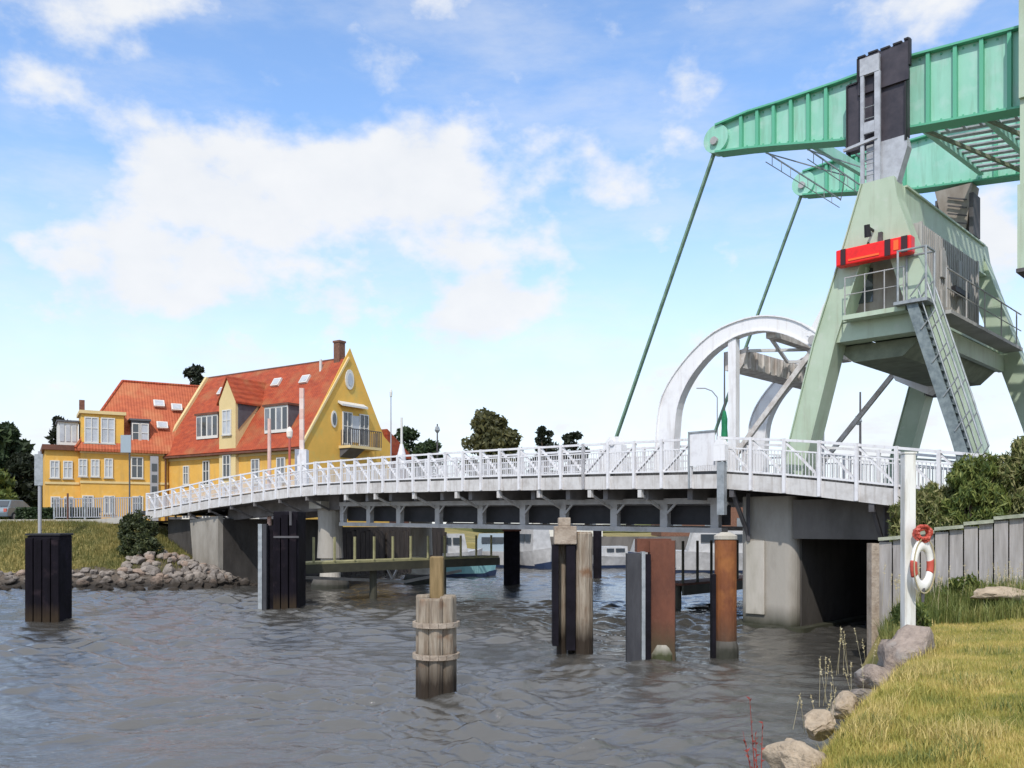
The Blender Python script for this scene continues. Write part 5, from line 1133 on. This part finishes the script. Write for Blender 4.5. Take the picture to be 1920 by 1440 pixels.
p = at(243, 975, 53); q = at(243, 816, 53); o = MB(); o.tube(p, q, .05, n=8); o.build('post', 'dark_steel', t); o = MB(); o.box(q.x-.5, q.x+.12, q.y-.1, q.y-.06, q.z-1.05, q.z, None); o.build('sign_plate', 'sheet_blue', t)
t = thing('post', 'slim brown post in front of the pale wing by the hedge', 'post', at(127, 980, 54)); p = at(127, 980, 54); o = MB(); o.tube(p, at(127, 925, 54), .06, n=8); o.build('shaft', 'brown_trim', t)
# parked car, seen from behind
car = thing('parked_car', 'grey blue car parked on the road at the left edge', 'car', (-34.6, 61, 3.28), 0)
cx, cy, cz = -34.6, 61, 3.28
def cbx_(x0, x1, y0, y1, z0, z1): return lambda mb: mb.box(cx+x0, cx+x1, cy+y0, cy+y1, cz+z0, cz+z1)
o = MB(); prof = [(-2.1, .3), (-2.15, .62), (-2.0, .92), (-1.7, .98), (1.1, .93), (2.0, .78), (2.15, .5), (2.1, .3)]
o.prism([(cx-.85, cy+y, cz+z) for y, z in prof], (1.7, 0, 0)); o.build('body', 'car_paint', car, bevel=.06)
o = MB(); o.hexa([(cx-.78, cy-1.8, cz+.97), (cx+.78, cy-1.8, cz+.97), (cx+.78, cy+1.0, cz+.93), (cx-.78, cy+1.0, cz+.93)], [(cx-.62, cy-1.3, cz+1.45), (cx+.62, cy-1.3, cz+1.45), (cx+.62, cy+.2, cz+1.45), (cx-.62, cy+.2, cz+1.45)]); cab = o.build('cabin', 'car_paint', car, bevel=.05)
o = MB(); o.hexa([(cx-.66, cy-1.80, cz+1.02), (cx+.66, cy-1.80, cz+1.02), (cx+.56, cy-1.42, cz+1.38), (cx-.56, cy-1.42, cz+1.38)], [(cx-.66, cy-1.76, cz+1.02), (cx+.66, cy-1.76, cz+1.02), (cx+.56, cy-1.38, cz+1.38), (cx-.56, cy-1.38, cz+1.38)]); o.build('rear_window', 'glass_dark', cab)
for sx in (-1, 1):
    for y in (-1.35, 1.35):
        o = MB(); o.tube((cx+sx*.88, cy+y, cz+.31), (cx+sx*.66, cy+y, cz+.31), .31, n=16); wh = o.build('wheel', 'tyre', car); o = MB(); o.tube((cx+sx*.89, cy+y, cz+.31), (cx+sx*.84, cy+y, cz+.31), .18, n=12); o.build('rim', 'metal_galv', wh)
    o = MB(); o.box(cx+sx*.7-.1, cx+sx*.7+.1, cy-2.17, cy-2.1, cz+.62, cz+.85); o.build('tail_light', 'pole_red', car)

# ------------------------------------------------------------------ vegetation
def leaf_cloud(n, centers, radii, size, flat=1.0, seed=0, elong=1.6, droop=0):
    r = np.random.default_rng(seed); k = r.integers(0, len(centers), n); C_ = np.array(centers)[k]; Rd = np.array(radii)[k]
    d = r.normal(size=(n, 3)); d /= np.linalg.norm(d, axis=1)[:, None]; rad = r.uniform(.35, 1.0, n)**.6
    P = C_+d*Rd*rad[:, None]
    u = r.normal(size=(n, 3)); u[:, 2] += droop; u /= np.linalg.norm(u, axis=1)[:, None]; v = np.cross(u, r.normal(size=(n, 3))); v /= np.linalg.norm(v, axis=1)[:, None]
    s = size*r.uniform(.6, 1.4, n)[:, None]; a = u*s*elong; b = v*s
    V = np.stack([P-a, P+b*.6, P+a, P-b*.6], 1).reshape(-1, 3); Fq = np.arange(4*n).reshape(-1, 4); return V, Fq
def tree(loc, h, r, label, leafm, seed, n=2600, size=.22, trunk_h=.3, group=None, name='tree', clumps=16, gap=.55, elong=1.3, squash=1.0):
    t = thing(name, label, 'tree', loc, 0, group); q = random.Random(seed); L0 = Vector(loc)
    m = MB(); top = h*.72; p = L0.copy(); tr = h*.028
    segs = 4; prev = L0-Vector((0, 0, .3)); pr = tr*1.3
    for i in range(segs):
        nx = L0+Vector((q.uniform(-.04, .04)*h, q.uniform(-.04, .04)*h, top*(i+1)/segs)); m.tube(prev, nx, pr, pr*.75, 8); prev = nx; pr *= .75
    cs = []; rs = []
    for i in range(clumps):
        a_ = q.uniform(0, 6.28); zz = trunk_h+(1-trunk_h)*q.uniform(.08, .93); env = math.sin(math.pi*min(1, max(0, (zz-trunk_h)/(1-trunk_h)))**.8)**.6; d_ = r*env*q.uniform(.25, .85)
        c_ = Vector((d_*math.cos(a_), d_*math.sin(a_)*squash, h*zz)); cs.append(tuple(c_)); k_ = r*q.uniform(.20, .40)*gap/.55; rs.append((k_, k_, k_*.8))
        b0 = L0+Vector((0, 0, h*(trunk_h+(zz-trunk_h)*.4))); m.tube(b0, L0+c_, tr*.35, tr*.1, 5)
    m.build('trunk', 'bark', t)
    V, Fq = leaf_cloud(n, cs, rs, size, seed=seed, elong=elong); quick_mesh('crown', V, Fq, leafm, t)
    return t
gl = 3.1
tree((-49.6, 85, gl), 10.4, 2.9, 'broad dark tree at the left edge, taller of the pair', 'leaf_dark', 1, 7000, .34, .12, clumps=40)
tree((-45.5, 82, gl), 6.6, 2.2, 'lower dark tree with red brown tinge in front of the left edge tree', 'leaf_darkest', 2, 5000, .28, .08, clumps=34)
tree((-46.0, 78, gl), 4.6, 2.6, 'bushy mid green tree below the dark pair at left edge', 'leaf_mid', 3, 4500, .24, .05, clumps=26)
tree((-30.4, 84, gl), 15.8, 1.7, 'dark tree top rising behind the joint of the two tiled roofs', 'leaf_darkest', 4, 3000, .22, .3, clumps=26)
tree((-43.2, 84, gl), 10.6, 1.8, 'dark little tree above the flat roof of the pale wing', 'leaf_darkest', 5, 2600, .22, .1, clumps=24)
tree((-3.2, 125, gl), 16.4, 4.9, 'round olive brown tree standing alone behind the bridge railing', 'leaf_olive', 6, 9000, .36, .05, clumps=60)
tree((5.2, 140, gl), 16.2, 2.9, 'small dark tree right of the round olive tree', 'leaf_darkest', 7, 5000, .26, .05, clumps=40)
tree((9.8, 142, gl), 15.9, 2.9, 'smallest dark tree top, nearest the long lifting rod', 'leaf_darkest', 8, 5000, .26, .05, clumps=40)
tree((-15.6, 130, gl), 15.0, 3.6, 'dark tree directly right of the yellow gable', 'leaf_dark', 9, 6000, .28, .03, clumps=44)
tree((-13.0, 138, gl), 13.4, 4.2, 'low dark tree left of the round olive tree', 'leaf_dark', 10, 6000, .28, .03, clumps=44)
tree((-42, 66.5, gl), 2.2, 2.0, 'low dark green bush behind the hedge at left', 'leaf_dark', 12, 2500, .14, .02, name='bush', clumps=14)
# dark bush at the bridge end
def bush(loc, rx, ry, h, label, leafm, seed, n, size, name='bush', elong=1.4, clumps=30, droop=0, sub=.34):
    t = thing(name, label, 'bush', loc); q = random.Random(seed); L0 = Vector(loc); cs = []; rs = []; m = MB()
    for i in range(clumps):
        a_ = q.uniform(0, 6.28); d_ = math.sqrt(q.random()); zz = q.uniform(.1, .92)*(1-.35*d_*d_)
        c_ = Vector((rx*d_*math.cos(a_)*.85, ry*d_*math.sin(a_)*.85, h*zz)); cs.append(tuple(c_)); k_ = min(rx, h)*q.uniform(.7, 1.2)*sub; rs.append((k_, k_, k_))
        if i % 2 == 0: m.tube(L0+Vector((c_.x*.2, c_.y*.2, -.2)), L0+c_, .03*h/2, .008, 5)
    m.build('stems', 'bark', t); V, Fq = leaf_cloud(n, cs, rs, size, seed=seed, elong=elong, droop=droop); quick_mesh('foliage', V, Fq, leafm, t); return t
bush((-19.7, 46.2, 1.5), 1.15, .8, 2.3, 'dark green bush at the left bridge end above the riprap', 'leaf_bank', 21, 6000, .065, clumps=60, sub=.22)
bush((-19.1, 45.3, 1.1), 1.1, .7, 1.6, 'lower dark bush hanging on the bank under the bridge end bush', 'leaf_bank', 22, 5000, .065, clumps=50, sub=.22)
h_ = thing('hedge', 'clipped dark green hedge in front of the pale wing', 'hedge', (-29.5, 58, 3.2)); 
r_ = np.random.default_rng(31); n = 9000; V0 = np.stack([r_.uniform(-3.0, 2.2, n), r_.uniform(-.5, .5, n), r_.uniform(0, .95, n)], 1); u = r_.normal(size=(n, 3)); u /= np.linalg.norm(u, axis=1)[:, None]; v = np.cross(u, r_.normal(size=(n, 3))); v /= np.linalg.norm(v, axis=1)[:, None]
quick_mesh('foliage', np.stack([V0-u*.1, V0+v*.06, V0+u*.1, V0-v*.06], 1).reshape(-1, 3), np.arange(4*n).reshape(-1, 4), 'leaf_dark', h_)
# right shrubs behind the wall
def zE(x, y):      # ground behind the wall
    dw = polydist(x, y, [(a_, b_) for a_, b_, c_ in WALL]); top = np.interp(x, [7.7, 10.1, 14.5, 26], [2.35, 2.9, 3.5, 4.0])
    return top+np.clip(dw, 0, 3)*.12+.03*vnoise(x, y, 1.5, 9)
def embankment():
    xs = np.linspace(0, 1, 60); V = []; n1, n2 = 60, 24
    for i in range(n1):
        t = i/(n1-1)*3; k = min(2, int(t)); f_ = t-k; a_, b_ = WALL[k], WALL[k+1]; p = Vector((a_[0]+(b_[0]-a_[0])*f_, a_[1]+(b_[1]-a_[1])*f_)); q = B(-5.3-7*t, .75, 0)
        for j in range(n2):
            g = j/(n2-1); x = p.x+(q.x-p.x)*g; y = p.y+.12+(q.y-p.y)*g; z = float(np.interp(p.x, [7.7, 10.1, 14.5, 26], [2.35, 2.9, 3.5, 4.0]))+.25*g; V.append((x, y, z))
    V = np.array(V); I, J = np.meshgrid(np.arange(n2-1), np.arange(n1-1)); a_ = (J*n2+I).ravel()
    quick_mesh('embankment', V, np.stack([a_, a_+1, a_+n2+1, a_+n2], 1), 'bank_grass', smooth=True, kind='structure')
embankment()
for x, y, z, rx, ry, h, lab, lm, sd_ in ((8.95, 18.75, 2.45, .85, .65, 1.5, 'lowest willowy shrub, at the left end of the grey wall', 'leaf_willow', 61),
                                 (9.75, 18.4, 2.65, .9, .75, 1.95, 'green shrub in the middle of the row behind the grey wall', 'leaf_mid', 62),
                                 (11.0, 18.0, 2.9, 1.15, .8, 2.15, 'tall willowy shrub second from the right edge behind the wall', 'leaf_willow', 63),
                                 (12.4, 17.6, 3.1, 1.3, .9, 2.9, 'tallest shrub at the right edge above the grey wall', 'leaf_mid', 64),
                                 (14.3, 17.2, 3.3, 1.3, .9, 3.2, 'leafy shrub beyond the right edge behind the wall', 'leaf_willow', 65)):
    bush((x, y, z), rx, ry, h, lab, lm, sd_, 17000, .030, 'shrub', elong=2.9, clumps=110, droop=1.3, sub=.20)

# grey plank retaining wall
wl = thing('retaining_wall', 'grey upright plank retaining wall with mossy cap below the shrubs', 'wall', (10, 17.3, 1.3))
pl = MB(); cp_ = MB(); jt = MB()
for k in range(3):
    a_, b_ = WALL[k], WALL[k+1]; ln = math.hypot(b_[0]-a_[0], b_[1]-a_[1]); n = int(ln/.26); d = Vector((b_[0]-a_[0], b_[1]-a_[1], 0)).normalized(); nr = Vector((d.y, -d.x, 0))
    for i in range(n):
        t0 = i/n; t1 = (i+1)/n; z = a_[2]+(b_[2]-a_[2])*(t0+t1)/2; off = .0 if i % 2 else .035; p = Vector((a_[0], a_[1], 0)); p0 = p+d*(ln*t0+.012)+nr*off; p1 = p+d*(ln*t1-.012)+nr*off
        thk = -nr*.09; z += rr.uniform(-.015, .015)
        pl.hexa([p0+Vector((0, 0, .6)), p1+Vector((0, 0, .6)), p1+thk+Vector((0, 0, .6)), p0+thk+Vector((0, 0, .6))], [p0+Vector((0, 0, z)), p1+Vector((0, 0, z)), p1+thk+Vector((0, 0, z)), p0+thk+Vector((0, 0, z))])
        if i % 2 == 0:
            zc = a_[2]+(b_[2]-a_[2])*(t0+1/n); e0 = p+d*(ln*t0)+nr*.07+Vector((0, 0, zc+.003+.03)); e1 = p+d*(ln*min(1, t0+2/n))+nr*.07+Vector((0, 0, zc+.003+.03+(b_[2]-a_[2])/n)); cp_.beam(e0-nr*.06, e1-nr*.06, .20, .07)
    jt_p = Vector((a_[0], a_[1], 0))
pl.build('planks', 'wall_plank', wl); cp_.build('cap', 'wall_cap', wl)
o = MB(); o.box(7.56, 7.72, 18.5, 18.75, -.6, 2.62); o.build('end_post', 'band_wood', wl)
o = MB(); o.hexa([(7.76, 18.76, -.6), (8.1, 18.66, -.6), (10.2, 22.6, -.6), (9.8, 22.7, -.6)], [(7.76, 18.76, 2.5), (8.1, 18.66, 2.5), (10.2, 22.6, 2.5), (9.8, 22.7, 2.5)]); o.build('return_wall', 'concrete_shaded', wl)
# lifebuoy post
PX, PY = 6.30, 14.0
ps = thing('lifebuoy_post', 'tall white square post standing behind the pink boulder on the bank', 'post', (PX, PY, 1.2))
o = MB(); o.box(PX-.088, PX+.088, PY-.088, PY+.088, .9, 4.13); o.build('shaft', 'post_white', ps, bevel=.012)
o = MB(); o.prism([(PX-.1, PY-.1, 4.133), (PX+.1, PY-.1, 4.133), (PX+.1, PY+.1, 4.133), (PX-.1, PY+.1, 4.133)], (0, 0, .03)); o.build('cap', 'post_white', ps)
o = MB(); o.tube((PX+.05, PY-.08, 2.92), (PX+.14, PY-.22, 2.95), .02, n=6); o.tube((PX+.05, PY-.08, 2.6), (PX+.1, PY-.2, 2.56), .015, n=6); o.build('hook', 'dark_steel', ps)
lb = thing('lifebuoy', 'white lifebuoy with red bands hanging on the white post', 'lifebuoy', (PX+.12, PY-.22, 2.35), R(28))
def torus(mR, mr, a0, a1, n=14, m_=12, fr=None):
    vs = []; fs = []
    for i in range(n+1):
        t = a0+(a1-a0)*i/n
        for j in range(m_):
            p_ = 2*math.pi*j/m_; rr_ = mR+mr*math.cos(p_); vs.append(fr(rr_*math.cos(t), mr*.75*math.sin(p_), rr_*math.sin(t)*1.32))
    for i in range(n):
        for j in range(m_): fs.append((i*m_+j, i*m_+(j+1) % m_, (i+1)*m_+(j+1) % m_, (i+1)*m_+j))
    fs += [tuple(range(m_)), tuple(range(n*m_, (n+1)*m_))[::-1]]
    return MB().add(vs, fs)
Mx = WM[lb.name]; fr = lambda x, y, z: Mx@Vector((x*.80, y, z+.02))
torus(.245, .068, 0, 2*math.pi, 40, 12, fr).build('ring', 'buoy_white', lb, smooth=True)
for a0 in (168, -22): torus(.245, .0705, R(a0), R(a0+38), 8, 12, fr).build('red_band', 'buoy_red', lb, smooth=True)
for k, (a0, a1) in enumerate(((0, 180), (180, 360))):
    o = MB(); P = [Mx@Vector((.29*math.cos(R(x))*.85, -.05, .43*math.sin(R(x))+.02)) for x in range(a0, a1+1, 12)]
    for p, q in zip(P[:-1], P[1:]): o.tube(p, q, .011, n=5)
    o.build('rope', 'straw', lb)
tl = thing('throw_line', 'red coiled throw line hung on top of the lifebuoy', 'rescue line', (PX+.13, PY-.24, 2.86))
o = MB(); q = random.Random(3)
for k in range(9):
    c_ = Vector((PX+.13+q.uniform(-.02, .02), PY-.24+q.uniform(-.03, .03), 2.87+q.uniform(-.03, .03))); P = [c_+Vector((.105*math.cos(R(x)), .04*math.sin(R(x)*2+k), .10*math.sin(R(x)))) for x in range(0, 361, 24)]
    for p, r2 in zip(P[:-1], P[1:]): o.tube(p, r2, .024, n=6)
o.build('coil', 'buoy_red', tl)
o = MB(); o.tube((PX+.12, PY-.25, 2.02), (PX+.12, PY-.25, 1.80), .035, .02, 8); o.build('rope_end', 'dark_steel', tl)

# grass
def blades(name, pts, h, w, m, seed, label=None, lean=.45, **tags):
    r = np.random.default_rng(seed); n = len(pts); P = np.array(pts); a = r.uniform(0, 2*np.pi, n); hh = h*r.uniform(.5, 1.35, n); d = np.stack([np.cos(a), np.sin(a), np.zeros(n)], 1); ln = r.uniform(0, lean, n)
    side = np.stack([-np.sin(a+r.normal(0, .7, n)), np.cos(a+r.normal(0, .7, n)), np.zeros(n)], 1)*w*r.uniform(.6, 1.4, n)[:, None]; up = np.array([0, 0, 1.0])
    mid = P+up*hh[:, None]*.55+d*(hh*ln*.3)[:, None]; tip = P+up*(hh*(1-.25*ln))[:, None]+d*(hh*ln)[:, None]
    V = np.stack([P-side*.5, P+side*.5, mid+side*.32, tip, mid-side*.32], 1).reshape(-1, 3); k = np.arange(n)*5
    Fq = np.concatenate([np.stack([k, k+1, k+2, k+4], 1), np.stack([k+4, k+2, k+3, k+3], 1)])
    F4 = np.stack([k, k+1, k+2, k+4], 1); F3 = np.stack([k+4, k+2, k+3], 1)
    me_ = bpy.data.meshes.new(name); me_.vertices.add(len(V)); me_.vertices.foreach_set('co', V.astype(np.float32).ravel())
    li = np.concatenate([F4.ravel(), F3.ravel()]); me_.loops.add(len(li)); me_.loops.foreach_set('vertex_index', li.astype(np.int32)); ls = np.concatenate([np.arange(n)*4, 4*n+np.arange(n)*3]); lt = np.concatenate([np.full(n, 4), np.full(n, 3)])
    me_.polygons.add(2*n); me_.polygons.foreach_set('loop_start', ls.astype(np.int32)); me_.polygons.foreach_set('loop_total', lt.astype(np.int32)); me_.update(calc_edges=True); me_.validate(); me_.materials.append(MATS[m])
    o = bpy.data.objects.new(name, me_); COL.objects.link(o)
    for k_, v in tags.items(): o[k_] = v
    if label: o['label'] = label
    return o
def scatterR(n, seed, cond, ymin=4.5, ymax=18.3, xmin=1.6, xmax=14):
    r = np.random.default_rng(seed); y = ymin+(ymax-ymin)*r.random(n)**1.35; x = xmin+(xmax-xmin)*r.random(n); x = np.where(x > y*.66+.6, xmin+(y*.66+.6-xmin)*r.random(n), x)
    d = polydist(x, y, SHORE_R); dw = -polydist(x, y, [(a_, b_) for a_, b_, c_ in WALL]); k = cond(x, y, d, dw); x, y = x[k], y[k]; return np.stack([x, y, zR(x, y)-.01], 1)
patch = lambda x, y: vnoise(x, y, .9, 14)
blades('grass', scatterR(230000, 1, lambda x, y, d, dw: (d > .5) & (dw > .1)), .055, .008, 'blade_mix', 2, 'short yellow green lawn grass on the near right bank', category='grass', kind='stuff')
blades('grass', scatterR(90000, 3, lambda x, y, d, dw: (d > 1.0) & (dw > 1.0) & (patch(x, y)+((y > 10.5)*(y < 14.6))*1.5 > .5)), .045, .008, 'blade_dry', 4, 'dry golden patches in the lawn grass', category='grass', kind='stuff')
blades('grass', scatterR(90000, 5, lambda x, y, d, dw: (d > .35) & (d < 1.7) & (dw > .1) & (patch(x+4, y) > -.1), ymax=16), .10, .009, 'blade_mix', 6, 'longer pale grass along the stone edge of the bank', category='grass', kind='stuff', lean=.7)
blades('grass', scatterR(60000, 7, lambda x, y, d, dw: (dw < 2.3) & (dw > .08) & (d > .35) & (patch(x-3, y) > -.9), ymin=12), .34, .016, 'blade_green', 8, 'tall green weeds growing along the foot of the grey wall', category='weeds', kind='stuff', lean=.6)
blades('grass', scatterR(26000, 15, lambda x, y, d, dw: (d > .5) & (dw > 1.2) & (vnoise(x, y, 3.4, 31) > .75)), 0.13, .010, 'blade_green', 16, 'scattered taller green tufts in the lawn grass', category='grass', kind='stuff', lean=.8)
blades('grass', scatterR(60000, 17, lambda x, y, d, dw: (d > .25) & (dw > .5) & (vnoise(x, y, 2.3, 33)+1.2*(d < 1.1) > .9)), .16, .008, 'blade_dry', 18, 'straw coloured tufts bending over the edge and in the lawn grass', category='grass', kind='stuff', lean=1.0)
# taller plants that can be told apart
def seed_stems(name, label, x, y, z, n, h, m, seed, spread=.3, cat='plant', head=.16):
    t = thing(name, label, cat, (x, y, z)); q = random.Random(seed); st_ = MB(); hd = MB()
    for i in range(n):
        bx, by = x+q.uniform(-spread, spread), y+q.uniform(-spread, spread); hh = h*q.uniform(.65, 1.1); tx, ty = bx+q.uniform(-.12, .12), by+q.uniform(-.12, .12)
        st_.tube((bx, by, z-.05), (tx, ty, z+hh), .006 if m == 'weed_red' else .0028, .0015, 4)
        for k in range(16):
            zz = z+hh*(1-head*2.6*q.random()); f_ = (zz-z)/hh; c_ = Vector((bx+(tx-bx)*f_, by+(ty-by)*f_, zz)); d_ = Vector((q.gauss(0, 1), q.gauss(0, 1), q.gauss(.8, .6))).normalized()*.045*h; e_ = d_.orthogonal().normalized()*.010
            hd.add([c_-e_, c_+e_, c_+d_], [(0, 1, 2)])
    st_.v += []; o_ = len(st_.v); st_.v += hd.v; st_.f += [tuple(i+o_ for i in f) for f in hd.f]; st_.build('stems', m, t)
seed_stems('dock_plant', 'single dark red dock stalk standing at the near water edge', 1.93, 6.88, .85, 4, .80, 'weed_red', 1, .015, head=.32)
seed_stems('seeding_grass', 'pale seeding grass clump leaning over the water left of the boulder', 4.45, 11.9, .6, 8, .6, 'straw', 2, .3)
seed_stems('seeding_grass', 'pale seeding grass clump close against the big pink boulder', 5.25, 13.5, .75, 8, .7, 'straw', 3, .30)
seed_stems('seeding_grass', 'thin seeding grass tuft nearest the viewer on the stone edge', 3.35, 9.9, .75, 6, .45, 'straw', 4, .22)
seed_stems('seeding_grass', 'tall pale weeds below the lifebuoy against the plank wall', 7.6, 16.6, 1.5, 30, .75, 'straw', 5, .5)
seed_stems('seeding_grass', 'tall pale weeds in front of the middle of the plank wall', 9.2, 16.7, 1.6, 26, .65, 'straw', 6, .6)
bush((9.0, 17.3, 1.55), .5, .2, .5, 'leafy green weed clump at the foot of the plank wall middle', 'leaf_mid', 71, 1800, .026, 'bush', 2.6, 26, 1.2, .22)
bush((6.75, 14.9, 1.3), .35, .35, .42, 'dense green weed clump right behind the white post', 'leaf_mid', 72, 1500, .024, 'bush', 2.6, 22, 1.2, .25)
bush((10.6, 16.8, 1.65), .6, .2, .5, 'leafy weed clump at the foot of the wall by the right edge', 'leaf_olive', 73, 1800, .026, 'bush', 2.6, 26, 1.2, .22)
# rough grass of the left bank
r_ = np.random.default_rng(77); n = 60000; x = r_.uniform(-34, -16.5, n); y = r_.uniform(42, 56, n); d = polydist(x, y, SHORE_L); k = (d > 2.2) & (d < 11.5) & (y < 53+(x+24)*.1); x, y = x[k], y[k]
blades('grass', np.stack([x, y, zL(x, y)-.02], 1), .22, .03, 'bank_blade', 78, 'rough dry grass on the slope of the far left bank', category='grass', kind='stuff')
